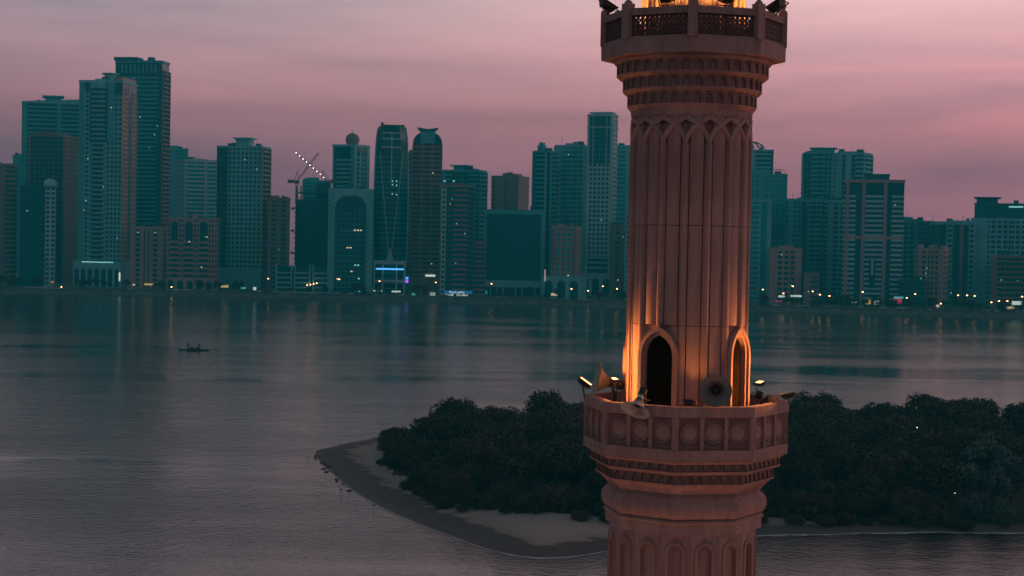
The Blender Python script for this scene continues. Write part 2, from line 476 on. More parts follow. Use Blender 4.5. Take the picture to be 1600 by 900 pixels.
for d, (z0, z1) in enumerate(DRUMS):
    fm = field_mesh(z0, z1 if d else 2.86)
    rm = rib_mesh(z0, z1 if d else SPR)
    for a in RIBS:
        ca = a + rad(11.25)
        if not (d == 2 and min(adist(ca, x) for x in DOORS) < rad(15)): ringcopies('shaft_field', fm, core, [ca])
        if not (d == 2 and min(adist(a, x) for x in DOORS) < rad(5)): ringcopies('rib', rm, core, [a])
# interlaced tracery arcs, each from one rib to above the next
def arc_mesh(sgn, r1):
    pts = []
    n = 12
    hwA = 22.5; hA = APX - SPR
    for i in range(n + 1):
        t = i / n
        ang = sgn * rad(22.5) * (1 - math.sqrt(max(0, 1 - t ** 1.7)) * 1.0) if False else sgn * rad(22.5) * (t ** 1.9)
        pts.append((ang, SPR + hA * t ** 0.95))
    mb = MB(); vs = []; fs = []
    for i, (a, z) in enumerate(pts):
        a0, z0 = pts[max(i - 1, 0)]; a1, z1 = pts[min(i + 1, n)]
        du, dz = (a1 - a0) * 1.3, z1 - z0; ln = hypot(du, dz); nu, nz_ = -dz / ln, du / ln
        for (off, r) in ((-0.052, 1.12), (-0.052, r1 - 0.03), (-0.025, r1), (0.025, r1), (0.052, r1 - 0.03), (0.052, 1.12)):
            aa = a + nu * off / 1.3; zz = z + nz_ * off
            vs.append((r * sin(aa), -r * cos(aa), Z(zz)))
    for i in range(n):
        for k in range(6):
            k2 = (k + 1) % 6; fs.append((i * 6 + k, i * 6 + k2, (i + 1) * 6 + k2, (i + 1) * 6 + k))
    fs += [tuple(range(5, -1, -1)), tuple(n * 6 + k for k in range(6))]
    return mb.add(vs, fs).mesh('tracery_arc', STONE)
ringcopies('tracery_arc', arc_mesh(1, 1.350), core, RIBS)
ringcopies('tracery_arc', arc_mesh(-1, 1.343), core, RIBS)
lathe_part('shaft_collar', STONE, 48, [(1.1, 2.74), (1.30, 2.745), (1.335, 2.80), (1.345, 2.90), (1.1, 2.91)], 0, True)
# doors
fi = arch_pts(0.335, Z(-4.31), Z(-2.42), Z(-1.97), 9)
fm_ = arch_pts(0.40, Z(-4.31), Z(-2.42), Z(-1.885), 9)
fo = arch_pts(0.475, Z(-4.31), Z(-2.42), Z(-1.785), 9)
w1 = MB().strip(fo, rect_match(fo, 0.50, Z(-4.31), Z(-1.757)), 0.9, 1.20).mesh('door_wall', STONE)
f1 = MB().strip(fm_, fo, 0.95, 1.345).mesh('door_arch', STONE)
f2 = MB().strip(fi, fm_, 0.95, 1.29).mesh('door_reveal', STONE)
leaf = MB().prism(arch_pts(0.335, Z(-4.31), Z(-2.42), Z(-1.97), 9), -1.18, -1.12).mesh('doorway_dark', DOOR_DARK)  # blackened leaf standing in for the dark inside of the doorway
for a in DOORS:
    w = ringcopies('door_wall', w1, mina, [a])[0]
    for nm, me in (('door_arch', f1), ('door_reveal', f2), ('doorway_dark', leaf)): link(nm, me, w)

# --- upper corbel: three round tiers of niches with scalloped ledges
def round_tier(R, z0, z1, cnt=36):
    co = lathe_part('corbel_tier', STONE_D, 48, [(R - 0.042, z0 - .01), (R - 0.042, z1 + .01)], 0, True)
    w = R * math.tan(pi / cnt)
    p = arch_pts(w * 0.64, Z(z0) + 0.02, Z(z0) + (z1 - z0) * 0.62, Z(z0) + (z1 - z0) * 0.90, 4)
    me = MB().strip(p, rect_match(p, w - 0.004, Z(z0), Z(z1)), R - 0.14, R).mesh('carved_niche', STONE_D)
    ringcopies('carved_niche', me, co, [rad(360 / cnt) * (k + 0.5) for k in range(cnt)])
    return co
def scallop_ledge(Ra, Rb, z0, z1, cnt=36):
    n = cnt * 6; mb = MB(); vs = []; fs = []
    prof = [(Ra - 0.12, 0, 0), (Ra - 0.01, 0, 1), (Ra + (Rb - Ra) * .55, (z1 - z0) * .35, .6), (Rb, (z1 - z0) * .75, 0), (Rb + .004, z1 - z0, 0), (Ra - 0.12, z1 - z0 + 0.002, 0)]
    for r, dz, s in prof:
        for k in range(n):
            a = 2 * pi * k / n; wv = abs(sin(a * cnt / 2))
            vs.append((r * sin(a), -r * cos(a), Z(z0 + dz + s * 0.035 * (wv - 0.6))))
    for i in range(len(prof) - 1):
        for k in range(n):
            k2 = (k + 1) % n; fs.append((i * n + k, i * n + k2, (i + 1) * n + k2, (i + 1) * n + k))
    mb.add(vs, fs); mb.build('scalloped_ledge', STONE, mina, True)
lathe_part('corbel_foot', STONE, 48, [(1.2, 2.88), (1.33, 2.885), (1.36, 2.93), (1.41, 2.99), (1.43, 3.03), (1.2, 3.04)], 0, True)
round_tier(1.425, 3.03, 3.27)
scallop_ledge(1.43, 1.535, 3.27, 3.38)
round_tier(1.53, 3.38, 3.60)
scallop_ledge(1.54, 1.675, 3.60, 3.71)
round_tier(1.67, 3.71, 3.93)
scallop_ledge(1.68, 1.76, 3.93, 4.05)
# --- upper balcony
UR = rad(-0.5)
lathe_part('balcony_floor', STONE, 8, [(1.70, 4.052), (2.03, 4.055), (2.035, 4.37), (1.70, 4.375)], UR)
up_post = MB().box(-0.105, 0.105, -2.05, -1.86, Z(4.37), Z(5.13)).mesh('balcony_post', STONE)
posts = ringcopies('balcony_post', up_post, mina, [UR + rad(45) * k for k in range(8)])
fin = MB().lathe(12, [(0.085, Z(5.12)), (0.085, Z(5.17)), (0.04, Z(5.20)), (0.065, Z(5.25)), (0.075, Z(5.30)), (0.05, Z(5.36)), (0.025, Z(5.40)), (0.01, Z(5.50))], cx=0, cy=-1.955).mesh('finial', STONE, True)
for p in posts: link('finial', fin, p)
apu = 1.96 * cos(pi / 8); hwu = 1.96 * sin(pi / 8) - 0.09
tr_ = MB().box(-hwu, hwu, -apu - 0.07, -apu + 0.07, Z(4.87), Z(5.02)).mesh('balcony_rail', STONE)
br_ = MB().box(-hwu, hwu, -apu - 0.06, -apu + 0.06, Z(4.37), Z(4.42)).mesh('bottom_rail', STONE)
sc = MB()
sc.box(-hwu, hwu, -apu - 0.012, -apu + 0.012, Z(4.42), Z(4.45)); sc.box(-hwu, hwu, -apu - 0.012, -apu + 0.012, Z(4.84), Z(4.87))
nn = 12; st = 2 * hwu / nn
for k in range(-4, nn):
    for sg in (1, -1):
        u0 = -hwu + k * st; u1 = u0 + 0.42
        z0_, z1_ = (4.44, 4.86) if sg > 0 else (4.86, 4.44)
        a_, b_ = u0, u1
        if b_ <= -hwu or a_ >= hwu: continue
        ta = max(0, (-hwu - a_) / 0.42); tb = min(1, (hwu - a_) / 0.42)
        sc.bar((a_ + .42 * ta, -apu - 0.004 * sg, Z(z0_ + (z1_ - z0_) * ta)), (a_ + .42 * tb, -apu - 0.004 * sg, Z(z0_ + (z1_ - z0_) * tb)), 0.021, 4)
for k in range(nn):
    sc.box(-hwu + k * st + 0.01, -hwu + k * st + 0.045, -apu - 0.02, -apu + 0.02, Z(4.44), Z(4.86))
scm = sc.mesh('pierced_screen', SCREEN)
for f in range(8):
    a = UR + rad(22.5) + rad(45) * f
    for nm, me, kd in (('balcony_rail', tr_, None), ('bottom_rail', br_, None), ('pierced_screen', scm, None)): link(nm, me, mina, kd).rotation_euler = (0, 0, a)
# --- upper shaft and cap (mostly above the frame)
ush = lathe_part('upper_shaft', STONE, 32, [(1.02, 4.3), (1.02, 10.0)], 0, True)
ubr = MB().extrude([(-.10, -0.95), (-.10, -1.06), (-.06, -1.10), (-.045, -1.15), (.045, -1.15), (.06, -1.10), (.10, -1.06), (.10, -0.95)], Z(4.38), Z(9.8)).mesh('rib', STONE)
ringcopies('rib', ubr, ush, [UR + rad(22.5) * k + rad(6) for k in range(16)])
lathe_part('cap_cornice', STONE, 32, [(1.0, 9.8), (1.25, 9.9), (1.45, 10.2), (1.45, 10.4), (1.0, 10.45)], 0, True)
lathe_part('cap_dome', STONE, 32, [(1.15, 10.4)] + [(1.2 * cos(t) ** 0.8 if t < pi / 2 - .01 else 0.02, 10.45 + 2.2 * sin(t)) for t in np.linspace(0, pi / 2, 12)], 0, True)
# --- foot of the minaret
lathe_part('plinth', STONE, 4, [(3.6, -39), (3.6, -27), (3.3, -26.8), (1.7, -25.4)], rad(45))

# ------------------------------------------------------------------ floodlights and horn loudspeakers on the balconies
def mpt(r, th, z):                      # world point round the minaret axis (z relative to the camera)
    a = th - phi
    return Vector((AX.x + r * sin(a), AX.y - r * cos(a), CAM_H + z))
def orient(o, d, up=Vector((0, 0, 1))):
    """local -Y looks along d"""
    d = d.normalized(); q = (-d)
    x = q.cross(up) 
    if x.length < 1e-4: x = Vector((1, 0, 0))
    x.normalize(); z = x.cross(q)
    m = Matrix((x, q, z)).transposed()
    o.rotation_euler = m.to_euler()
_fb = MB()
_fb.add([(-.19, -.05, -.14), (.19, -.05, -.14), (.19, -.05, .14), (-.19, -.05, .14), (-.15, .06, -.10), (.15, .06, -.10), (.15, .06, .10), (-.15, .06, .10)],
        [(3, 2, 1, 0), (4, 5, 6, 7), (0, 1, 5, 4), (1, 2, 6, 5), (2, 3, 7, 6), (3, 0, 4, 7)])
for i in range(5): _fb.box(-.12 + i * .06 - .008, -.12 + i * .06 + .008, .05, .10, -.09, .09)
_fb.box(-.205, .205, -.075, -.045, -.155, -.135); _fb.box(-.205, .205, -.075, -.045, .135, .155); _fb.box(-.205, -.185, -.075, -.045, -.135, .135); _fb.box(.185, .205, -.075, -.045, -.135, .135)
HOUS = _fb.mesh('housing', BLACK)
LEN_ON = MB().box(-.183, .183, -.058, -.048, -.133, .133).mesh('lens', LENS_ON)
LEN_OFF = MB().box(-.183, .183, -.058, -.048, -.133, .133).mesh('lens', LENS_OFF)
BRK = MB().path([(-.225, 0, 0), (-.225, 0.02, -.22), (.225, 0.02, -.22), (.225, 0, 0)], .014, 5).mesh('bracket', BLACK)
def floodlight(pos, aim, on, label, foot=None, power=0, cone=100, col=(1.0, 0.39, 0.085), scale=1.0, grp='floodlights on the minaret balconies', beam=None, roll=0):
    r = empty('floodlight', pos, 0, label, 'floodlight', grp)
    orient(r, aim - pos); r.scale = (scale,) * 3
    if roll: r.rotation_euler = (r.rotation_euler.to_matrix() @ Matrix.Rotation(rad(roll), 3, 'Y')).to_euler()
    link('housing', HOUS, r); link('lens', LEN_ON if on else LEN_OFF, r); link('bracket', BRK, r)
    if foot is not None:
        bpy.context.view_layer.update()
        inv = (Matrix.Translation(pos) @ r.rotation_euler.to_matrix().to_4x4() @ Matrix.Scale(scale, 4)).inverted()
        a = inv @ Vector((pos.x, pos.y, foot)); b = Vector((0, .02, -.22))
        MB().bar(a, b, .022, 6).build('stand', BLACK, r)
    if power:
        ld = bpy.data.lights.new('floodlight_beam', 'SPOT'); ld.energy = power; ld.color = col; ld.spot_size = rad(cone); ld.spot_blend = 0.8; ld.shadow_soft_size = 0.12
        lo = bpy.data.objects.new('floodlight_beam', ld); COL.objects.link(lo); lo.parent = r
        lo.location = (0, -.09, 0); bd = Vector((0, -1, 0)) if beam is None else r.rotation_euler.to_matrix().inverted() @ (beam - pos)
        lo.rotation_euler = bd.to_track_quat('-Z', 'Y').to_euler()
    return r
FLZ = CAM_H - 4.30
def axisp(z): return Vector((AX.x, AX.y, CAM_H + z))
floodlight(mpt(1.62, rad(-98), -3.08), mpt(1.0, rad(-70), -0.3), True, 'lit floodlight beside the shaft, under the horn tilted left', FLZ, 300, 105, scale=.55)
floodlight(mpt(1.66, rad(96), -3.06), mpt(1.0, rad(66), -0.3), True, 'lit floodlight right of the shaft, beside the right doorway', FLZ, 300, 105, scale=.55)
floodlight(mpt(2.28, rad(-76), -3.10), mpt(1.75, rad(-68), -2.2), True, 'lit floodlight seen edge on at left corner of lower parapet', CAM_H - 3.42, 560, 120, scale=.8, roll=90, beam=mpt(1.3, rad(-48), -2.9))
floodlight(mpt(2.30, rad(78), -3.26), mpt(2.0, rad(78), -2.0), True, 'flat floodlight seen edge on at right corner of lower parapet', CAM_H - 3.42, 560, 120, scale=.8, roll=90, beam=mpt(1.3, rad(40), -2.9))
floodlight(mpt(1.86, rad(3), -3.35), mpt(0.9, rad(50), 0.0), True, 'small floodlight seen from behind between the doorways', FLZ, 40, 75, scale=.62)
# upper balcony
UZ = CAM_H + 4.37
floodlight(mpt(1.98, rad(-72), 5.18), mpt(1.47, rad(-76), 6.2), True, 'floodlight tilted on left corner of upper balcony rail', CAM_H + 5.0, 330, 140, col=(1, .50, .11), scale=.95, roll=90, beam=axisp(6.2))
floodlight(mpt(1.90, rad(68), 5.18), mpt(1.40, rad(72), 6.2), True, 'floodlight tilted on right corner of upper balcony rail', CAM_H + 5.0, 330, 140, col=(1, .50, .11), scale=.95, roll=90, beam=axisp(6.2))
floodlight(mpt(1.86, rad(-19), 5.19), mpt(0.9, rad(-14), 6.4), True, 'black floodlight on upper balcony, left of the middle post', UZ, 330, 130, col=(1, .50, .11), scale=.8)
floodlight(mpt(1.86, rad(22), 5.19), mpt(0.9, rad(15), 6.4), True, 'black floodlight on upper balcony, right of the middle post', UZ, 330, 130, col=(1, .50, .11), scale=.8)

def horn(pos, d, m, label, scale=1.0, foot=None, back=None):
    """pos: centre of the mouth, d: where it points"""
    r = empty('horn_loudspeaker', pos, 0, label, 'loudspeaker', 'horn loudspeakers on lower balcony')
    orient(r, d); r.scale = (scale,) * 3
    out = [(0.055, 0.42), (0.07, 0.34), (0.10, 0.24), (0.15, 0.14), (0.215, 0.06), (0.30, 0.012), (0.335, 0.0)]
    prof = out + [(0.345, 0.006), (0.345, -0.012), (0.33, -0.012), (0.29, 0.022), (0.205, 0.075), (0.14, 0.16), (0.09, 0.26), (0.065, 0.33)]
    mb = MB(); n = 28; vs = []; fs = []
    for rr, y in prof:
        for k in range(n):
            t = 2 * pi * k / n; vs.append((rr * cos(t), y, rr * sin(t)))
    for i in range(len(prof) - 1):
        for k in range(n):
            k2 = (k + 1) % n; fs.append((i * n + k, (i + 1) * n + k, (i + 1) * n + k2, i * n + k2))
    mb.add(vs, fs).build('bell', m, r, True)
    cn = MB(); vs = []; fs = []
    cp = [(0.0, 0.02), (0.05, 0.04), (0.075, 0.09), (0.085, 0.16), (0.10, 0.20), (0.10, 0.22), (0.05, 0.30)]
    for rr, y in cp:
        for k in range(16):
            t = 2 * pi * k / 16; vs.append((max(rr, .002) * cos(t), y + .05, max(rr, .002) * sin(t)))
    for i in range(len(cp) - 1):
        for k in range(16):
            k2 = (k + 1) % 16; fs.append((i * 16 + k, (i + 1) * 16 + k, (i + 1) * 16 + k2, i * 16 + k2))
    cn.add(vs, fs).build('throat_cone', BLACK, r, True)
    dr = MB(); vs = []; fs = []
    dp = [(0.05, 0.40), (0.095, 0.41), (0.10, 0.43), (0.10, 0.54), (0.085, 0.57), (0.0, 0.572)]
    for rr, y in dp:
        for k in range(16):
            t = 2 * pi * k / 16; vs.append((max(rr, .002) * cos(t), y, max(rr, .002) * sin(t)))
    for i in range(len(dp) - 1):
        for k in range(16):
            k2 = (k + 1) % 16; fs.append((i * 16 + k, (i + 1) * 16 + k, (i + 1) * 16 + k2, i * 16 + k2))
    dr.add(vs, fs).build('driver_unit', BLACK, r, True)
    MB().path([(-.13, .30, 0), (-.13, .40, -.20), (.13, .40, -.20), (.13, .30, 0)], .016, 6).build('bracket', BLACK, r)
    if foot is not None:
        inv = (Matrix.Translation(pos) @ r.rotation_euler.to_matrix().to_4x4() @ Matrix.Scale(scale, 4)).inverted()
        b = Vector((0, .40, -.20))
        top = (Matrix.Translation(pos) @ r.rotation_euler.to_matrix().to_4x4() @ Matrix.Scale(scale, 4)) @ b
        a = inv @ Vector((top.x, top.y, foot))
        MB().bar(a, b, .022, 6).build('stand', BLACK, r)
    return r
def scr(dx, dz, toward):                # direction in the minaret's view frame: right, up, toward the camera
    rt = Vector((cos(phi), -sin(phi), 0)); tw = Vector((-sin(phi), -cos(phi), 0))
    return rt * dx + tw * toward + Vector((0, 0, dz))
horn(mpt(1.98, rad(-94), -3.08), scr(-1, 0.20, 0.22), HORN_T, 'tan horn loudspeaker pointing left over the parapet', 1.12, FLZ)
horn(mpt(2.30, rad(-27), -3.52), scr(-0.30, -0.80, 0.52), HORN_W, 'pale grey horn loudspeaker hanging down over the front parapet', .95, FLZ)
horn(mpt(2.22, rad(16.5), -3.05), scr(-0.06, 0.03, 1), HORN, 'round grey horn loudspeaker facing the viewer between the doorways', 1.0, FLZ)
horn(mpt(2.05, rad(95), -3.47), scr(0.92, -0.35, 0.1), HORN_T, 'tan horn loudspeaker sunk behind right end of lower parapet', .9, FLZ)
# floodlights on masts in the mosque court below, washing the underside of the lower balcony
for th, nm in ((-52, 'left'), (-2, 'middle'), (50, 'right')):
    p = mpt(9.0, rad(th), -24.0)
    floodlight(p, mpt(1.6, rad(th), -6.2), True, 'mast floodlight on the %s of the court below the minaret' % nm, ZB, 1350, 18, col=(1, .46, .28), scale=1.0, grp='mast floodlights in the court')

# ------------------------------------------------------------------ SKYLINE
WALLS = {  # haze's teal is put into the teal, cool, white and dark wall colours
    'teal':  mat('facade_teal_haze', (0.11, 0.48, 0.48), 0.85, 0.08, 0.05, stain=((0.8, 0.82, 0.82), (0.2, 0.2, 0.03))),
    'cool':  mat('facade_grey_haze', (0.24, 0.60, 0.60), 0.85, 0.08, 0.05, stain=((0.8, 0.82, 0.82), (0.2, 0.2, 0.03))),
    'white': mat('facade_white_haze', (0.45, 0.68, 0.665), 0.85, 0.06, 0.05, stain=((0.8, 0.8, 0.8), (0.2, 0.2, 0.03))),
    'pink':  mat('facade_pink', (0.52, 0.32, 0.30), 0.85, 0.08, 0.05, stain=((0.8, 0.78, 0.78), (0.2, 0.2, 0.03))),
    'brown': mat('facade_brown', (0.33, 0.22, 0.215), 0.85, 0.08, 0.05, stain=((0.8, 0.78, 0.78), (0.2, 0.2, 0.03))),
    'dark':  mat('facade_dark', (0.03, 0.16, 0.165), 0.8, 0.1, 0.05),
}
def glassmat(name, col, rough=0.16):
    return mat(name, col, rough, 0.25, 0.15, spec=0.22)
GLASS = {'teal': glassmat('glazing_teal', (0.002, 0.125, 0.13)), 'black': glassmat('glazing_dark_haze', (0.001, 0.115, 0.12)),  # teal, black and bright glass carry part of the haze in their colour
         'bright': glassmat('glazing_pale_haze', (0.01, 0.40, 0.405)), 'brown': glassmat('glazing_bronze', (0.05, 0.03, 0.028))}
GLOW = {'warm': emit('window_glow_warm', (1.0, 0.75, 0.48), .9), 'cool': emit('window_glow_cool', (0.45, 1.0, 0.95), .7), 'white': emit('window_glow_white', (0.9, 1.0, 0.95), .8)}

def Df(px): return 1138 - 92 * px / 1600.0
class Bld:
    """a block: local x along the front, front at y = -d/2; pieces are added to its root"""
    def __init__(s, x0, x1, ytop, row, split, glass, wall, label, side=1, fh=3.3, yaw=20, name='tower'):
        mid = (x0 + x1) / 2
        D = Df(mid) + row
        a = PY(x0, ytop + 30, D); b = PY(x1, ytop + 30, D); t = PY(mid, ytop, D)
        Wd = b.x - a.x
        th = rad(yaw)
        az = atan2(PY(mid, ytop, D).x, D)
        if split > 0:
            s.w = Wd * (1 - split) / cos(th); s.d = max(10.0, Wd * split / sin(th))
        else:
            s.w = Wd; s.d = 26.0; th = 0
        s.d = min(s.d, 42)
        s.h = t.z - LAND_Z
        s.wall, s.glass, s.fh, s.side = WALLS[wall], GLASS[glass], fh, side
        s.ppm = D / F_PX                       # metres per photo pixel at this depth
        s.x0, s.x1, s.ytop, s.D = x0, x1, ytop, D
        c = (a.x + b.x) / 2
        s.root = empty(name, (c, D + s.d / 2, LAND_Z), -az + (-th if side > 0 else th), label, 'building', 'towers across the water')
        s.grid = MB()
        s.core = None
    def body(s, z0=0, z1=None, inset=0.0, m=None):
        z1 = s.h if z1 is None else z1
        o = MB().box(-s.w / 2 + inset, s.w / 2 - inset, -s.d / 2 + inset, s.d / 2 - inset, z0, z1).build('glazed_body', m or s.glass, s.root)
        s.core = s.core or o
        return o
    def fb(s, mb, face, u0, u1, n0, n1, z0, z1):
        w, d = s.w / 2, s.d / 2
        if face == 'F': mb.box(u0, u1, -d - n1, -d - n0, z0, z1)
        elif face == 'R': mb.box(w + n0, w + n1, u0, u1, z0, z1)
        elif face == 'L': mb.box(-w - n1, -w - n0, u0, u1, z0, z1)
        return mb
    def zone(s, face, f0, f1, z0, z1, typ, m=None, bay=3.6, bt=None):
        """f0..f1: fractions along the face"""
        tot = s.w if face == 'F' else s.d
        u0, u1 = -tot / 2 + tot * f0, -tot / 2 + tot * f1
        g = s.grid if m is None else MB()
        nfl = max(1, round((z1 - z0) / s.fh)); fh = (z1 - z0) / nfl
        nb = max(1, round((u1 - u0) / bay)); bw = (u1 - u0) / nb
        if typ == 'W':
            s.fb(MB(), face, u0, u1, -0.4, 0.42, z0, z1).build('wall_strip', m or s.wall, s.root); return
        if typ in 'PBLGS':
            t = bt or {'P': 1.35, 'B': 1.45, 'L': 1.15, 'G': 0.35, 'S': 0.9}[typ]
            n1 = {'P': 0.27, 'B': 0.32, 'L': 1.5, 'G': 0.10, 'S': 0.45}[typ]
            for k in range(nfl):
                s.fb(g, face, u0 + .01, u1 - .01, -0.3, n1, z0 + k * fh, z0 + k * fh + t)
        if typ in 'PV':
            pw = 0.36 * bw if typ == 'P' else 0.3 * bw
            for k in range(nb + 1):
                uc = u0 + k * bw
                s.fb(g, face, max(u0, uc - pw / 2), min(u1, uc + pw / 2), -0.3, 0.33, z0, z1)
        if typ == 'G':
            for k in range(nb + 1):
                uc = u0 + k * bw
                s.fb(g, face, max(u0, uc - .12), min(u1, uc + .12), -0.3, 0.13, z0, z1)
        if typ == 'L':
            for uc in (u0 + .2, (u0 + u1) / 2, u1 - .2):
                s.fb(g, face, uc - .18, uc + .18, -0.3, 1.35, z0, z1)
        if m is not None: g.build('facade_grid', m, s.root, kind='stuff')
    def sides(s, typ='P', z0=0, z1=None, m=None, bay=4.0):
        for f in 'LR': s.zone(f, 0, 1, z0, s.h if z1 is None else z1, typ, m, bay)
    def parapet(s, h=1.6, n=0.45, m=None):
        w, d = s.w / 2 + n, s.d / 2 + n
        MB().box(-w, w, -d, d, s.h - 0.6, s.h + h).build('roof_parapet', m or s.wall, s.root)
    def pent(s, f0, f1, h, cap=0.0, m=None, dep=0.5, base=None, capover=2.0):
        u0, u1 = -s.w / 2 + s.w * f0, -s.w / 2 + s.w * f1; b = s.h + (1.0 if base is None else base)
        MB().box(u0, u1, -s.d * dep / 2, s.d * dep / 2, b, b + h).build('penthouse', m or s.wall, s.root)
        if cap: MB().box(u0 - capover, u1 + capover, -s.d * dep / 2 - capover, s.d * dep / 2 + capover, b + h, b + h + cap).build('penthouse_roof', m or s.wall, s.root)
    def podium(s, h, extra=2.0, m=None, cols=0, dep=3.0):
        w = s.w / 2 + extra
        p = MB().box(-w, w, -s.d / 2 - dep, s.d / 2, 0, h).build('podium', m or s.wall, s.root)
        if cols:
            st = 2 * w / cols
            for k in range(cols):
                u = -w + st * (k + .5); hw = st * .32
                link('podium_bay', MB().prism(arch_pts(hw, 0.5, h * .62, h * .62 + hw, 5), -s.d / 2 - dep - .06, -s.d / 2 - dep + .3).mesh('podium_bay', GLASS['black']), s.root).location = (u, 0, 0)
    def lit(s, cnt, z0=0.05, z1=0.95, cols=('cool', 'white', 'warm'), f0=0.08, f1=0.92):
        for _ in range(cnt):
            k = random.random() * (z1 - z0) + z0; z = max(4, round(k * s.h / s.fh) * s.fh + 1.6)
            u = -s.w / 2 + s.w * (f0 + (f1 - f0) * random.random())
            s.fb(MB(), 'F', u, u + random.choice((.5, .6, .8)), 0.28, 0.48, z, z + random.choice((.5, .7))).build('lit_window', GLOW[random.choice(cols)], s.root)
    def roofkit(s):
        """plant, masts and tanks on the roof"""
        for _ in range(random.randint(2, 4)):
            u = (random.random() - .5) * s.w * .7; v = (random.random() - .5) * s.d * .5; a = 1 + random.random() * 1.5
            MB().box(u - a, u + a, v - a, v + a, s.h, s.h + 2.2 + random.random() * 2.0).build('roof_plant', WALLS['dark'], s.root)
        if random.random() < .6:
            u = (random.random() - .5) * s.w * .8
            MB().bar((u, 0, s.h), (u, 0, s.h + 5 + random.random() * 4), .16, 5).build('mast', WALLS['dark'], s.root)
    def done(s, nm='facade_grid', kit=True):
        if s.grid.f: s.grid.build(nm, s.wall, s.root, kind='stuff')
        if kit: s.roofkit()
        return s
    def zpx(s, y):                                # local height of a photo row on this block
        return PY((s.x0 + s.x1) / 2, y, s.D).z - LAND_Z

def simple(x0, x1, yt, row, split, glass, wall, label, zones, sidetype='P', par=1.5, pents=(), lit=2, side=1, z0=0, fh=3.3, name='tower', yaw=20, pod=None):
    b = Bld(x0, x1, yt, row, split, glass, wall, label, side, fh, yaw, name)
    b.body()
    for f0, f1, t, *m in zones: b.zone('F', f0, f1, z0, b.h, t, WALLS[m[0]] if m else None)
    b.sides(sidetype, z0)
    if par: b.parapet(par)
    for p in pents: b.pent(*p)
    if pod: b.podium(*pod)
    b.lit(lit)
    return b.done()

# ---- far left
simple(-40, 22, 258, 20, .12, 'teal', 'brown', 'brown apartment block cut by the left edge, ribbed with balconies', [(0, .55, 'P'), (.55, .8, 'W'), (.8, 1, 'B')], 'B', 1.2, lit=1, name='apartment_block')
simple(14, 34, 245, 330, 0, 'bright', 'teal', 'sliver of distant pale teal tower beside the brown left-edge block', [(0, 1, 'B')], lit=0)
b = simple(29, 124, 162, 150, .0, 'teal', 'teal', 'broad teal slab tower with sloping roof, behind the bronze glass block', [(0, .08, 'W'), (.08, .55, 'B'), (.55, .62, 'W'), (.62, 1, 'B')], 'B', 0, [(.36, .62, 4.5, 1.2)], lit=4)
MB().add([(-b.w/2-.5, -b.d/2-.5, b.h), (b.w/2+.5, -b.d/2-.5, b.h), (b.w/2+.5, b.d/2, b.h), (-b.w/2-.5, b.d/2, b.h), (-b.w/2-.5, -b.d/2-.5, b.h+1.2), (b.w/2+.5, -b.d/2-.5, b.h+4.5), (b.w/2+.5, b.d/2, b.h+4.5), (-b.w/2-.5, b.d/2, b.h+1.2)],
         [(0, 3, 2, 1), (4, 5, 6, 7), (0, 1, 5, 4), (1, 2, 6, 5), (2, 3, 7, 6), (3, 0, 4, 7)]).build('sloping_roof', WALLS['cool'], b.root)
b = simple(35, 117, 212, 75, .35, 'black', 'brown', 'dark bronze glass block with rounded roofline, left of the curved-bay tower', [(0, .04, 'W'), (.04, .96, 'G'), (.96, 1, 'W')], 'P', 0.8, lit=0)
MB().prism([(-b.w*.46 + b.w*.92*t, b.h + .3 + 2.6*sin(pi*t)) for t in np.linspace(0, 1, 14)], -b.d/2-.3, b.d/2-.3).build('curved_roof', WALLS['brown'], b.root)
b = simple(24, 78, 292, 5, .0, 'black', 'dark', 'low dark glass block with one pale window strip on its right', [(0, .64, 'G'), (.70, .99, 'P', 'white')], 'G', 0.8, lit=1, name='office_block')
MB().lathe(20, [(4.6, 0), (4.6, 3.0), (3.9, 4.6), (2.2, 5.8), (.2, 6.2)]).build('round_roof', WALLS['white'], b.root, True, loc=(b.w*.34, -b.d/2+4.6, b.h))
# ---- curved-bay tower
b = Bld(118, 206, 128, 20, .26, 'teal', 'cool', 'tall grey tower with curved balcony bay and stepped pale right wing', 1, 3.2, 22)
b.body(); hs = b.zpx(222)
b.zone('F', 0, .13, 0, b.h, 'W', WALLS['teal']); b.zone('F', .13, .24, 0, b.h - 6, 'P'); b.zone('F', .24, .64, 0, hs, 'P', bay=3.0)
b.zone('F', .66, .80, 0, b.h, 'W', WALLS['teal']) if False else None
b.zone('F', .66, .82, hs, b.h, 'W', WALLS['teal']); b.zone('F', .64, 1, 0, hs, 'P', bay=3.0); b.zone('F', .82, 1, hs, b.h - 8, 'P')
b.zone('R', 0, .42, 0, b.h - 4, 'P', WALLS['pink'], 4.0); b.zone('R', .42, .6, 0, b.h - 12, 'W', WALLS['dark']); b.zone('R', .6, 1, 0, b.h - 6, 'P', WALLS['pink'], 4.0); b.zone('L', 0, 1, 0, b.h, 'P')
bm = MB(); R_ = b.w * .21
nfl = int((b.h - 7) / 3.2)
for k in range(nfl):
    bm.lathe(20, [(R_, 0), (R_, 1.15)], 0, True, -b.w * .06, -b.d / 2 + R_ * .55)
    for i in range(40): 
        v = bm.v[-40 + i]; bm.v[-40 + i] = (v[0], v[1], v[2] + k * 3.2 + 12)
bm.build('curved_balconies', b.wall, b.root, kind='stuff')
MB().lathe(20, [(R_ - 1, 8), (R_ - 1, b.h - 4)], 0, True, -b.w * .06, -b.d / 2 + R_ * .55).build('curved_bay', b.glass, b.root, True)
MB().lathe(20, [(R_ + .4, b.h - 4.2), (R_ + .4, b.h - 1), (R_ * .55, b.h + 2.2), (R_ * .2, b.h + 2.4)], 0, True, -b.w * .06, -b.d / 2 + R_ * .55).build('bay_crown', WALLS['cool'], b.root, True)
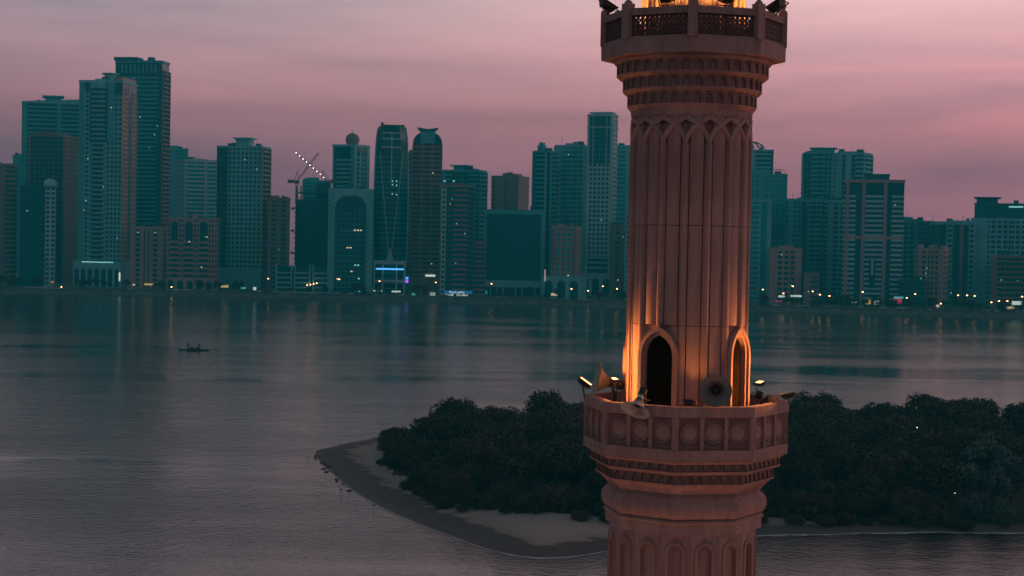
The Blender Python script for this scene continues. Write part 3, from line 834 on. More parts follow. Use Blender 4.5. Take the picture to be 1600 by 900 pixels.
MB().lathe(24, [(b.w * .13, b.h), (b.w * .13, b.h + 6), (b.w * .19, b.h + 6.3), (b.w * .19, b.h + 7.2)], 0, True, b.w * .04, 0).build('round_penthouse', WALLS['cool'], b.root, True)
b.parapet(1.2); b.pent(.80, .99, 2.5, 0, WALLS['pink'], .9)
b.podium(b.zpx(408), 1.5, None, 7, 4); b.lit(9)
s_ = MB().box(-b.w*.35, b.w*.38, -b.d/2-4.3, -b.d/2-4.05, b.zpx(408)-1.0, b.zpx(408)-.4).build('light_strip', GLOW['cool'], b.root)
MB().box(b.w/2 + .6, b.w/2 + 1.7, -b.d/2 - 4.4, -b.d/2 - 4.1, b.zpx(438), b.zpx(425)).build('lit_sign', GLOW['white'], b.root)
b.done()
# ---- tallest
b = Bld(178, 260, 97, 110, .14, 'teal', 'teal', 'tallest tower on the left, dark teal with balcony edge', 1, 3.2, 20)
b.body(); b.zone('F', 0, .10, 0, b.h, 'W', WALLS['dark']); b.zone('F', .10, .42, 0, b.h - 9, 'B'); b.zone('F', .42, .50, 0, b.h - 9, 'P'); b.zone('F', .5, .92, 0, b.h - 9, 'B'); b.zone('F', .92, 1, 0, b.h, 'W', WALLS['dark'])
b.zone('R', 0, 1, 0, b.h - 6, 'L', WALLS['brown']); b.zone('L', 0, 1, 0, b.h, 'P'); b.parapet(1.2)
for k in range(9):
    MB().box(b.w*(-.36+.09*k)-.7, b.w*(-.36+.09*k)+.7, -b.d/2-.5, -b.d/2+.2, b.h-8, b.h-2).build('crown_fin', WALLS['teal'], b.root)
MB().box(-b.w/2-1.2, -b.w*.02, -b.d/2-1.2, b.d*.2, b.h+1.2, b.h+3.6).build('roof_slab', WALLS['dark'], b.root)
b.lit(10, cols=('cool',)); b.done()
b = simple(203, 258, 357, 10, .1, 'black', 'pink', 'low pinkish block with tall vertical window slots, at the tallest tower’s foot'.replace('’', ''), [(0, .12, 'W'), (.12, .34, 'P'), (.34, .42, 'W'), (.46, .54, 'W'), (.58, .66, 'W'), (.66, .88, 'P'), (.88, 1, 'W')], 'P', 1.5, lit=2, name='apartment_block')
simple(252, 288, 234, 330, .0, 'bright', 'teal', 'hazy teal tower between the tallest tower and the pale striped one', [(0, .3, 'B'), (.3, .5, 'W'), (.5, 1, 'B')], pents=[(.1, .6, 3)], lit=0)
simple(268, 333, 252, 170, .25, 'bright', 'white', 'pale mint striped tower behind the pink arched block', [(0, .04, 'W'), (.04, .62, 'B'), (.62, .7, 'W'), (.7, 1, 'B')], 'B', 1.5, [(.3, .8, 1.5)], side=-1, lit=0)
# ---- pink block with three arches
b = Bld(262, 338, 342, 0, .06, 'teal', 'pink', 'pink apartment block topped with three tall arches', 1, 3.4, 20, 'apartment_block')
b.body(); za = b.h - 13
for f0, f1 in ((0, .06), (.24, .36), (.56, .68), (.88, 1)): b.zone('F', f0, f1, 0, b.h, 'P', bay=2.6)
for f0, f1 in ((.06, .24), (.36, .56), (.68, .88)):
    b.zone('F', f0, f1, 7, za, 'B')
    hw = b.w * (f1 - f0) / 2; ce = b.w * ((f0 + f1) / 2 - .5)
    p = arch_pts(hw * .86, za - 2, b.h - 1.8 - hw * .86, b.h - 1.8, 8)
    o = MB().strip(p, rect_match(p, hw, za - 2, b.h + .2), b.d / 2 - .3, b.d / 2 + .7).build('roof_arch', b.wall, b.root); o.location = (ce, 0, 0)
b.sides('P'); b.parapet(.8); b.pent(.38, .54, 2.0); b.podium(7, .6, None, 5, 1.0); b.lit(4, cols=('warm', 'white')); b.done()
# ---- big grid tower
b = Bld(337, 418, 230, 60, .16, 'teal', 'cool', 'square grey tower with flat roof house and dark left flank', 1, 3.3, 20)
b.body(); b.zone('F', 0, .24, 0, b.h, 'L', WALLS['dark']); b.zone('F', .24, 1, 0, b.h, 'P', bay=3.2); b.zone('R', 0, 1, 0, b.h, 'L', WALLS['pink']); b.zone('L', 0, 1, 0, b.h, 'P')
b.parapet(1.0); b.pent(.36, .68, 5.0, 1.0, None, .5, None, 1.6); b.podium(b.zpx(418), 1.5, None, 0, 2)
for k in range(8): MB().box(b.w*(-.5+.125*k)+1, b.w*(-.5+.125*k)+2.3, -b.d/2-2.5, -b.d/2-1.9, 0, b.zpx(420)).build('podium_pier', b.wall, b.root)
b.lit(2); b.done()
simple(415, 448, 312, 40, .0, 'teal', 'brown', 'shorter brown grey block right of the square grey tower', [(0, .1, 'W'), (.1, .45, 'P'), (.45, .55, 'W'), (.55, .9, 'P'), (.9, 1, 'W')], lit=1, pents=[(.1, .5, 2.0)], name='apartment_block')
# ---- low curved residence
b = Bld(428, 512, 412, -8, 0, 'teal', 'cool', 'low residence with pale curved balcony frames by the corniche', 1, 3.4, 20, 'low_building')
b.h = b.zpx(416); b.body(0, b.h)
for f0, f1 in ((0, .28), (.34, .62), (.68, 1)):
    u0, u1 = -b.w/2 + b.w*f0, -b.w/2 + b.w*f1
    for k in range(int(b.h / 3.2)):
        MB().box(u0, u1, -b.d/2 - 1.2, -b.d/2 + .1, k*3.2, k*3.2 + .9).build('balcony', b.wall, b.root)
    n_ = 8
    pts = [(-b.d/2 - 1.6 + 2.8 * (1 - cos(pi/2*t)), b.h * .45 + (b.h * .6) * sin(pi/2*t)) for t in np.linspace(0, 1, n_)]
    for uu in (u0, u1):
        MB().path([(uu, -b.d/2 - 1.6, 0)] + [(uu, y_, z_) for y_, z_ in pts], .45, 5).build('curved_frame', b.wall, b.root)
b.done(kit=False)
# ---- tower under construction + cranes
b = Bld(457, 518, 294, 60, .0, 'teal', 'dark', 'unfinished dark concrete tower under the cranes', 1, 3.6, 20)
b.body(0, b.h - 8, .6, WALLS['dark']); b.zone('F', 0, .3, 0, b.h - 7, 'S'); b.zone('F', .3, .45, 0, b.h - 7, 'W', WALLS['dark']); b.zone('F', .45, .8, 0, b.h - 4, 'S'); b.zone('F', .8, 1, 0, b.h - 4, 'P')
for k in range(9):
    for v in (-.45, 0., .45): MB().box(b.w*(-.46+.115*k)-.45, b.w*(-.46+.115*k)+.45, b.d*v-.45, b.d*v+.45, b.h-8, b.h-1+random.random()*3).build('column', WALLS['dark'], b.root)
MB().box(-b.w*.42, b.w*.5, -b.d/2, b.d/2, b.h-3.6, b.h-3.1).build('floor_slab', WALLS['dark'], b.root)
MB().box(b.w*.05, b.w*.42, -b.d*.3, b.d*.3, b.h-8, b.h+4).build('lift_core', WALLS['dark'], b.root)
for k in range(3): MB().box(-b.w/2-2.4, -b.w/2, -b.d*.2, b.d*.2, b.h*(.35+.22*k), b.h*(.35+.22*k)+1.4).build('loading_platform', WALLS['dark'], b.root)
b.lit(1, .9, .98); b.done(kit=False); CT = b
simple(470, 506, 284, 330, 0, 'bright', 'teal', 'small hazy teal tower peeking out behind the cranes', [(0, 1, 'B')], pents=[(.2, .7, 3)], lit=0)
# ---- domed tower
b = Bld(518, 575, 228, 140, .42, 'teal', 'cool', 'dark tower crowned by a round ball dome', 1, 3.3, 35)
b.body(); b.zone('F', 0, .07, 0, b.h, 'W'); b.zone('F', .07, .2, 0, b.h-4, 'G'); b.zone('F', .2, .85, 0, b.h - 8, 'B'); b.zone('F', .85, 1, 0, b.h, 'W', WALLS['teal'])
b.zone('R', 0, .12, 0, b.h, 'W'); b.zone('R', .12, .38, 0, b.h - 6, 'P'); b.zone('R', .38, .46, 0, b.h, 'W'); b.zone('R', .46, .8, 0, b.h - 6, 'P'); b.zone('R', .8, 1, 0, b.h, 'W'); b.zone('L', 0, 1, 0, b.h, 'P'); b.parapet(1.2)
dr = 5.3
b_d = MB().lathe(24, [(dr * .8, b.h + 1)] + [(dr * cos(t), b.h + 1 + dr * .75 + dr * sin(t)) for t in np.linspace(-.75, pi / 2 - .02, 12)]).build('dome', WALLS['brown'], b.root, True)
b_d.location = (b.w * .05, 0, 0)
MB().bar((b.w*.05, 0, b.h + 10), (b.w*.05, 0, b.h + 13), .2).build('mast', WALLS['dark'], b.root)
b.done(kit=False)
# ---- arched glass block
b = Bld(511, 579, 297, 0, .0, 'teal', 'cool', 'block with one giant arched glass front in a patterned frame', 1, 3.6, 20)
b.body(); hw = b.w * .36
p = arch_pts(hw, 4, b.h - 12, b.h - 4, 10)
MB().strip(p, rect_match(p, b.w / 2 + .3, 0, b.h + 1), b.d / 2 - .5, b.d / 2 + .9).build('arch_frame', b.wall, b.root)
hw2 = b.w * .31; p2 = arch_pts(hw2, 4, b.h - 12, b.h - 6, 10)
MB().strip(p2, arch_pts(hw - .02, 4, b.h - 12, b.h - 4.02, 10), b.d / 2 - .4, b.d / 2 + .5).build('arch_reveal', WALLS['dark'], b.root)
b.zone('F', .2, .8, 4, b.h - 12, 'G', WALLS['teal'], 3.0)
pat = MB()                                           # diamond relief on the frame
for sx in (-1, 1):
    for k in range(int(b.h / 3.2)):
        for j in range(2):
            u = sx * (b.w * .40 + j * b.w * .065); z_ = 2.5 + k * 3.2 + (1.6 if j else 0)
            if z_ < b.h - 2: pat.prism([(u - 1.0, z_), (u, z_ - 1.3), (u + 1.0, z_), (u, z_ + 1.3)], -b.d / 2 - 1.15, -b.d / 2 - .8)
pat.build('diamond_relief', WALLS['teal'], b.root, kind='stuff')
MB().box(-b.w*.22, b.w*.22, -b.d/2 - .3, -b.d/2 + .1, b.zpx(362), b.zpx(362) + .4).build('spandrel', b.wall, b.root)
for y_, f0, f1, c_ in ((360.5, .58, .80, 'warm'), (360.5, .22, .30, 'cool'), (388, .42, .56, 'warm'), (415, .60, .78, 'cool'), (425, .45, .62, 'warm'), (437, .2, .42, 'warm'), (436, .62, .75, 'cool')):
    z_ = b.zpx(y_); n_ = max(2, int((f1 - f0) * b.w / 2.0))
    for k in range(n_):
        if random.random() < .75: b.fb(MB(), 'F', b.w*(f0-.5) + k*2.0, b.w*(f0-.5) + k*2.0 + 1.3, .05, .2, z_, z_ + .8).build('lit_window', EMD[c_] if 'EMD' in globals() else GLOW[c_], b.root)
b.sides('P'); b.parapet(.8); b.done()
simple(572, 592, 330, 130, 0, 'teal', 'brown', 'narrow brown slab behind the arched glass block', [(0, 1, 'P')], lit=0)
# ---- tapered glass tower with V ribs
def vtower():
    b = Bld(583, 637, 197, 20, 0, 'black', 'white', 'bulging dark glass tower with white V ribs and rounded top', 1, 3.4, 20)
    w, h, d = b.w, b.h, 30.0
    b.d = d
    def half(t): return w / 2 * (0.88 + 0.12 * sin(pi * min(1, max(0, (t - .05) / .95)) ** .9)) if t < .87 else w / 2 * (0.915 - .13 * ((t - .87) / .13) ** 2.2)
    ts = list(np.linspace(0, .87, 24)) + list(np.linspace(.88, 1, 10))
    vs, fs = [], []
    for t in ts:
        a = half(t); dd = d / 2 * (a / (w / 2))
        ring = [(-a, -dd * .55), (-a * .55, -dd), (a * .55, -dd), (a, -dd * .55), (a, dd), (-a, dd)]
        vs += [(x, y, t * h) for x, y in ring]
    n = 6
    for i in range(len(ts) - 1):
        for k in range(n): fs.append((i*n+k, i*n+(k+1) % n, (i+1)*n+(k+1) % n, (i+1)*n+k))
    fs.append(tuple((len(ts)-1)*n+k for k in range(n)))
    MB().add(vs, fs).build('glazed_body', b.glass, b.root)
    g = MB(); nf = int(h * .86 / 3.4)
    for k in range(nf):                                # thin floor lines
        t = k * 3.4 / h; a = half(t); dd = d / 2 * (a / (w / 2)); z = k * 3.4
        g.add([(x * 1.006, y * 1.006 - .02, zz) for zz in (z, z + .45) for x, y in [(-a, -dd*.55), (-a*.55, -dd), (a*.55, -dd), (a, -dd*.55), (a, dd), (-a, dd)]],
              [(q, (q+1) % 6, 6+(q+1) % 6, 6+q) for q in range(6)] + [(5, 4, 3, 2, 1, 0), (6, 7, 8, 9, 10, 11)])
    g.build('floor_lines', WALLS['teal'], b.root, kind='stuff')
    def fy(t): return -d / 2 * (half(t) / (w / 2)) - .25
    for s in (-1, 1):
        MB().path([(s * w * (.02 + .30 * ((t - .22) / .6) ** .9 if t > .22 else s * 0), fy(t), t * h) for t in np.linspace(.24, .84, 9)], .32, 4).build('v_rib', WALLS['white'], b.root)
        MB().path([(s * half(t) * 1.0, fy(t) * .56, t * h) for t in np.linspace(.02, .99, 20)], .5, 5).build('edge_rib', WALLS['white'], b.root)
    MB().path([(0, fy(t) - .2, t * h) for t in (.66, .86, .95)], .55, 4).build('mast_rib', WALLS['white'], b.root)
    for t in (.87, .92, .955): MB().box(-half(t)*.62, half(t)*.62, fy(t) - .3, fy(t) + 1, t*h, t*h + 1.0).build('crown_band', WALLS['white'], b.root)
    MB().box(-w*.26, w*.36, -8, 8, h, h + 1.3).build('roof_slab', WALLS['dark'], b.root)
    MB().box(-w*.33, -w*.25, -3, 3, h - 2, h + 3.2).build('roof_plant', WALLS['dark'], b.root)
    MB().prism([(-2.6, b.zpx(408)), (2.6, b.zpx(408)), (0, b.zpx(388))], -d/2 - 1.2, -d/2 + 1).build('entrance_spire', WALLS['white'], b.root)
    for y0, y1 in ((407, 413), (437, 441)): MB().box(-w*.46, w*.44, -d/2 - 2, -d/2 + 2, b.zpx(y1), b.zpx(y0)).build('podium_band', WALLS['white'], b.root)
    for u in (-.44, -.2, .2, .42): MB().box(w*u - .5, w*u + .5, -d/2 - 1.8, -d/2 - .8, 0, b.zpx(412)).build('podium_column', WALLS['white'], b.root)
    MB().box(-w*.40, w*.40, -d/2 - 2.25, -d/2 - 2.02, b.zpx(421.5), b.zpx(419)).build('blue_light_band', emit('blue_neon', (.10, .45, 1.0), 1.6), b.root)
    for z_, c_ in ((441, (.5, .1, 1.0)), (436, (.1, .3, 1.0))): MB().box(w*.46, w*.54, -d/2 - 2.3, -d/2 - 1.9, b.zpx(z_), b.zpx(z_ - 4)).build('neon_panel', emit('neon', c_, 1.6), b.root)
    MB().box(w*.44, w*.57, -d/2 - 1.9, -d/2 - 1.5, 0, b.zpx(431)).build('neon_pylon', WALLS['dark'], b.root)
    for (u, y_) in ((0.02, 284), (.02, 289.5), (.14, 284), (.14, 290.5), (.02, 304), (.14, 305)):
        t = b.zpx(y_) / h
        MB().box(w*u, w*u + .8, fy(t) - .1, fy(t) + .3, t*h, t*h + .8).build('lit_window', GLOW['cool'], b.root)
vtower()
simple(634, 648, 240, 150, 0, 'teal', 'brown', 'thin brown slab between the V-ribbed and crescent-topped towers', [(0, 1, 'P')], lit=0)
# ---- crescent-topped tower
b = Bld(643, 689, 224, 40, .0, 'brown', 'brown', 'brown banded tower with domed shoulders and a crescent roof plate', 1, 3.1, 20)
b.body(); b.zone('F', 0, 1, 0, b.h, 'B'); b.zone('F', .3, .36, 0, b.h, 'W'); b.zone('F', .64, .70, 0, b.h, 'W'); b.sides('B')
MB().prism([(b.w/2 * cos(t), b.h + b.w * .42 * sin(t)) for t in np.linspace(0, pi, 16)], -b.d/2 + .5, b.d/2 - .5).build('domed_shoulder', GLASS['teal'], b.root)
MB().box(-b.w*.24, b.w*.24, -b.d/2 - .2, b.d/2, b.h, b.h + b.w*.40).build('crown_block', WALLS['teal'], b.root)
zz = b.h + b.w * .43
MB().prism([(-b.w*.36, zz + 2.6), (-b.w*.24, zz), (b.w*.24, zz), (b.w*.36, zz + 2.6), (b.w*.05, zz + 1.6), (-b.w*.05, zz + 1.6)], -8, 8).build('crescent_plate', WALLS['dark'], b.root)
b.podium(b.zpx(432), 0.5, None, 0, 1.5)
MB().box(-b.w*.0, b.w*.34, -b.d/2 - 1.9, -b.d/2 - 1.6, b.zpx(432), b.zpx(429)).build('lit_sign', GLOW['white'], b.root)
b.lit(2, cols=('warm',)); b.done(kit=False)
# ---- pair behind/before
b = simple(688, 759, 268, 130, .15, 'teal', 'teal', 'wide teal tower with raised roof house behind the dark twin-column block', [(0, .1, 'W'), (.1, .28, 'B'), (.28, .70, 'G'), (.70, .98, 'B')], 'L', 1.2, [(.28, .62, 3.0, .9)], lit=0)
for f in (.08, .32): b.fb(MB(), 'F', -b.w/2 + b.w*f, -b.w/2 + b.w*f + 1.3, .3, .6, b.zpx(284), b.zpx(282)).build('roof_lamp', GLOW['cool'], b.root)
b = simple(687, 741, 291, 20, .0, 'black', 'brown', 'dark block with a pale balcony column and a brown central band', [(0, .04, 'W'), (.04, .17, 'P', 'white'), (.17, .40, 'G'), (.40, .78, 'B'), (.78, 1, 'G')], 'G', 1.0, lit=5, pents=[(.3, .7, 1.5)])
simple(737, 757, 380, 25, 0, 'black', 'brown', 'small dark annex left of the black glass cube', [(0, 1, 'B')], lit=0, name='annex')
b = simple(768, 826, 277, 210, .30, 'brown', 'brown', 'plain mauve brown tower behind the black glass cube', [(0, .12, 'B'), (.12, .5, 'W'), (.5, .56, 'B'), (.56, 1, 'W')], 'W', 1.2, [(.3, .85, 2.0)], lit=0, fh=3.4)
# ---- black glass cube
b = Bld(757, 849, 329, 40, .0, 'black', 'teal', 'huge black glass cube in a pale border above a low podium', 1, 3.6, 20, 'office_block')
b.body(b.zpx(440)); z0 = b.zpx(440)
for nm_, a_ in (('border', (-b.w/2 - .3, -b.w/2 + 1.6, z0, b.h + .6)), ('border', (b.w/2 - 1.6, b.w/2 + .3, z0, b.h + .6)), ('border', (-b.w/2 + 1.6, b.w/2 - 1.6, b.h - 2.6, b.h + .6))):
    MB().box(a_[0], a_[1], -b.d/2 - .6, b.d/2, a_[2], a_[3]).build(nm_, b.wall, b.root)
gl = MB()
for k in range(1, 12): b.fb(gl, 'F', -b.w/2 + 1.6, b.w/2 - 1.6, -.2, .05, z0 + k*(b.h - z0)/12, z0 + k*(b.h - z0)/12 + .18)
for k in range(1, 16): b.fb(gl, 'F', -b.w/2 + k*b.w/16 - .08, -b.w/2 + k*b.w/16 + .08, -.2, .07, z0, b.h - 2.6)
gl.build('mullions', WALLS['dark'], b.root, kind='stuff')
MB().box(-b.w/2 - 1, b.w/2 + 1, -b.d/2 - 4, b.d/2, b.zpx(449), z0 + .8).build('podium', WALLS['cool'], b.root)
MB().box(-b.w/2, b.w/2, -b.d/2 - 1, b.d/2, 0, b.zpx(449)).build('ground_floor', GLASS['black'], b.root)
for k in range(10): MB().box(-b.w*.5 + k*b.w/9.3, -b.w*.5 + k*b.w/9.3 + .9, -b.d/2 - 3.6, -b.d/2 - 2.8, 0, b.zpx(449)).build('podium_column', WALLS['cool'], b.root)
b.done()
# ---- right of cube
b = simple(834, 871, 237, 110, .30, 'black', 'teal', 'slim dark tower with a bright vertical seam and stepped top', [(0, .1, 'W', 'dark'), (.1, .7, 'B'), (.7, .78, 'W', 'white'), (.78, 1, 'G')], 'L', 0.8, [(.1, .42, 4.0), (.2, .34, 6.0)], lit=1, yaw=30)
simple(870, 918, 229, 130, .06, 'bright', 'cool', 'light teal tower wrapped in balconies behind the pink courtyard block', [(0, .22, 'W', 'cool'), (.22, .6, 'B'), (.6, 1, 'L')], 'L', 1.2, [(.3, .75, 1.6)], lit=2)
b = simple(864, 906, 356, 10, .12, 'bright', 'pink', 'pink block with pale window grid between brown end piers', [(0, .15, 'W', 'brown'), (.15, .85, 'P'), (.85, 1, 'W', 'brown')], 'W', 1.2, [(.2, .7, 1.8)], lit=2, name='apartment_block')
b.podium(b.zpx(432), 5.0, WALLS['cool'], 3, 3)
MB().box(-b.w*.70, -b.w*.66, -b.d/2 - 4, -b.d/2 - 3.4, b.zpx(440), b.zpx(422)).build('light_column', emit('pale_column_glow', (.9, .6, .6), .5), b.root)
simple(905, 926, 304, 140, 0, 'teal', 'teal', 'narrow dim block left of the tall glass-topped tower', [(0, 1, 'P')], lit=1)
b = Bld(921, 963, 180, 80, .08, 'teal', 'white', 'tall slender tower with glass upper third and white grid below', 1, 3.2, 20)
b.body(); zg = b.zpx(256)
b.zone('F', 0, .08, 0, b.h, 'W'); b.zone('F', .92, 1, 0, b.h, 'W'); b.zone('F', .08, .92, b.zpx(400), zg, 'P', bay=3.0); b.zone('F', .08, .92, zg, b.h - 5, 'G', WALLS['teal'], 4)
for f in (.22, .78): b.zone('F', f - .015, f + .015, zg, b.h, 'W')
b.sides('P'); MB().box(-b.w/2 - .8, b.w/2 + .8, -b.d/2 - .8, b.d/2 + .8, b.zpx(200), b.zpx(198)).build('crown_band', b.wall, b.root)
b.parapet(.8); MB().box(-b.w*.40, b.w*.42, -b.d*.4, b.d*.4, b.h, b.h + 1.6).build('penthouse', b.wall, b.root); MB().box(-b.w*.46, b.w*.46, -b.d*.45, b.d*.45, b.h + 1.6, b.h + 2.3).build('penthouse_roof', b.wall, b.root)
for y_ in (404, 412, 420): MB().box(-b.w*.44, b.w*.44, -b.d/2 - .7, -b.d/2, b.zpx(y_), b.zpx(y_) + 1.4).build('podium_band', b.wall, b.root)
b.podium(b.zpx(427), 2.5, None, 3, 3); b.lit(1); b.done(kit=False)
simple(960, 1030, 229, 160, 0, 'bright', 'cool', 'teal striped tower half hidden by the left edge of the minaret', [(0, .28, 'B'), (.28, .36, 'W'), (.36, 1, 'B')], 'B', 1.0, lit=0)
simple(957, 977, 355, 60, 0, 'teal', 'brown', 'narrow brown block just left of the minaret', [(0, .25, 'W'), (.25, .75, 'P'), (.75, 1, 'W')], lit=2, name='apartment_block')
simple(980, 1050, 330, 10, 0, 'teal', 'cool', 'grey block mostly hidden behind the minaret', [(0, 1, 'P')], lit=0, name='apartment_block')
# ---- right of the minaret
b = simple(1120, 1211, 235, 170, 0, 'teal', 'cool', 'striped tower with a wire-ribbed roof dome, right of the minaret', [(0, .6, 'B'), (.6, .70, 'W'), (.70, .97, 'B')], 'B', 0.8, lit=0)
dm = (b.w * .10, 0, b.h); rr = 11.5
for k in range(7):
    a = pi * k / 7
    MB().path([(dm[0] + rr * cos(t) * cos(a), rr * cos(t) * sin(a), b.h + .5 + rr * .62 * sin(t)) for t in np.linspace(0, pi, 14)], .28, 4).build('dome_rib', WALLS['dark'], b.root)
for q in (.35, .7):
    MB().path([(dm[0] + rr * cos(q*1.3) * cos(t), rr * cos(q*1.3) * sin(t), b.h + .5 + rr * .62 * sin(q*1.3)) for t in np.linspace(0, 2*pi, 20)], .2, 4).build('dome_ring', WALLS['dark'], b.root)
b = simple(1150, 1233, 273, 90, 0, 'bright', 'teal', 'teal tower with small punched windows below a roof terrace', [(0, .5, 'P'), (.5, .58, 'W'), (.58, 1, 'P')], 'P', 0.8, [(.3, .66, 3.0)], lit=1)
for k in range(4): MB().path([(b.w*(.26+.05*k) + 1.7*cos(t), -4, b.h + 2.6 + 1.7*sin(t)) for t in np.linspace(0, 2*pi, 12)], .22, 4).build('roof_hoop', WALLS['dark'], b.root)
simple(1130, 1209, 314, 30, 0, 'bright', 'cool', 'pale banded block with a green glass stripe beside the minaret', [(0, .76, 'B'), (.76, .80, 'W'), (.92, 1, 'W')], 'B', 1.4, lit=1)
simple(1208, 1257, 391, 10, 0, 'teal', 'pink', 'low pinkish block with central balconies, right of the pale banded block', [(0, .22, 'W'), (.22, .82, 'P'), (.82, 1, 'W')], 'P', 1.5, [(.15, .75, 2)], lit=2, name='apartment_block')
b = simple(1258, 1308, 240, 170, .0, 'teal', 'teal', 'dark twin tower with slanted rounded glass shoulder', [(0, .06, 'W'), (.06, .30, 'G'), (.30, .66, 'B'), (.66, 1, 'P')], 'B', 0, [(.32, 1, 3.0, .8)], lit=2)
MB().prism([(-b.w/2, b.h - .1), (-b.w/2 + 3, b.h + 1.4), (-b.w*.2, b.h + 2.6), (b.w/2, b.h + 3), (b.w/2, b.h - .1)], -b.d/2 - .2, b.d/2).build('shoulder_roof', WALLS['teal'], b.root)
simple(1306, 1365, 241, 160, .22, 'teal', 'cool', 'paler twin tower with vertical strips beside the rounded-shoulder tower', [(0, .12, 'L'), (.12, .3, 'W'), (.3, .42, 'G'), (.42, .6, 'W'), (.6, .74, 'G'), (.74, 1, 'B')], 'L', 1.2, [(.05, .6, 1.4)], lit=1)
simple(1232, 1292, 314, 60, .0, 'teal', 'teal', 'grey teal block with deep vertical recesses below the twin towers', [(0, .10, 'P'), (.10, .2, 'W'), (.2, .42, 'P'), (.55, .65, 'L'), (.65, .95, 'L')], 'P', 1.5, lit=0)
simple(1288, 1330, 316, 70, .0, 'teal', 'cool', 'pale slab with vertical window lines left of the white-banded block', [(0, .1, 'W'), (.1, .3, 'P'), (.3, .42, 'W'), (.42, .7, 'P'), (.7, 1, 'P')], 'P', 1.5, lit=0)
simple(1262, 1284, 431, -5, 0, 'teal', 'brown', 'tiny two-tone house at the foot of the recessed grey block', [(0, .4, 'W'), (.4, 1, 'B')], lit=1, name='low_building')
# ---- big white-banded block
b = Bld(1327, 1418, 284, 10, .0, 'black', 'white', 'big white-banded block with pink piers and a roof house', 1, 3.15, 20)
b.body()
for f0, f1 in ((0, .10), (.10, .20), (.36, .66), (.80, 1)): b.zone('F', f0, f1, 4, b.h - 7, 'B')
for f0, f1 in ((.03, .08), (.30, .355), (.665, .72)): b.zone('F', f0, f1, 0, b.h, 'W', WALLS['pink'])
b.zone('F', .20, .30, 0, b.h * .55, 'G', WALLS['dark']); b.zone('F', .72, .80, 0, b.h, 'G', WALLS['dark'])
b.fb(MB(), 'F', -b.w*.5, b.w*.5, .1, .46, b.zpx(374), b.zpx(369)).build('belt_course', WALLS['pink'], b.root)
b.fb(MB(), 'F', -b.w*.05, b.w*.05, .1, 1.0, b.zpx(450), b.zpx(405)).build('dark_bay', GLASS['teal'], b.root)
b.fb(MB(), 'F', -b.w*.02, b.w*.02, .9, 1.2, b.zpx(430), b.zpx(405)).build('bay_rib', WALLS['white'], b.root)
b.sides('B'); b.parapet(1.4, .5, WALLS['pink']); b.pent(.33, .75, 3.2, 1.0, WALLS['dark'], .6, None, .5); b.lit(1); b.done()
simple(1414, 1451, 347, 60, .0, 'teal', 'teal', 'teal block with stepped roof right of the white-banded block', [(0, .12, 'W'), (.12, .6, 'P'), (.6, .75, 'W'), (.75, 1, 'L')], 'L', 1.2, [(.05, .5, 2.5), (.5, .9, 1.2)], lit=0)
simple(1448, 1470, 352, 190, .0, 'teal', 'dark', 'distant dark block behind the pink gridded block', [(0, 1, 'B')], lit=0)
simple(1437, 1481, 391, 0, .05, 'teal', 'pink', 'pink gridded apartment block with a notched roof', [(0, .10, 'P'), (.10, .2, 'W'), (.2, .42, 'P'), (.42, .55, 'P'), (.55, .85, 'P'), (.85, 1, 'W')], 'P', 1.2, [(.0, .12, 2.5), (.85, 1, 2.0), (.42, .62, 2.4)], lit=3, name='apartment_block')
simple(1463, 1530, 350, 45, .0, 'black', 'cool', 'dark block with pale vertical columns right of the pink gridded block', [(0, .08, 'P', 'dark'), (.08, .22, 'W', 'dark'), (.36, .5, 'P'), (.5, .56, 'W', 'dark'), (.66, .74, 'W', 'brown'), (.86, 1, 'P')], 'P', 1.6, [(.34, .9, 1.5)], lit=1)
b = simple(1533, 1640, 320, 140, .0, 'teal', 'dark', 'dark tower with overhanging roof plate at the right edge', [(0, .1, 'W'), (.1, 1, 'G')], 'B', 1.0, [(.02, .32, 3.5, 1.0)], lit=0)
MB().box(-b.w*.02, b.w*.18, -b.d/2 - .8, -b.d/2 - .5, b.h - 2.0, b.h - 1.0).build('lit_sign', GLOW['cool'], b.root)
simple(1528, 1625, 344, 50, .0, 'teal', 'cool', 'pale window-gridded block in front of the dark right-edge tower', [(0, .25, 'W'), (.25, .30, 'P'), (.30, .58, 'P'), (.58, .68, 'L'), (.68, .86, 'P'), (.86, 1, 'L')], 'P', 1.2, lit=0)
simple(1560, 1622, 402, 5, .0, 'teal', 'brown', 'brown balconied block at the far right corniche', [(0, .12, 'W'), (.12, .55, 'L'), (.55, .7, 'B'), (.7, 1, 'L')], 'P', 1.0, lit=3, name='apartment_block')
simple(1412, 1452, 441, -5, 0, 'black', 'dark', 'low dark shop building below the stepped teal block', [(0, 1, 'B')], lit=0, name='low_building')

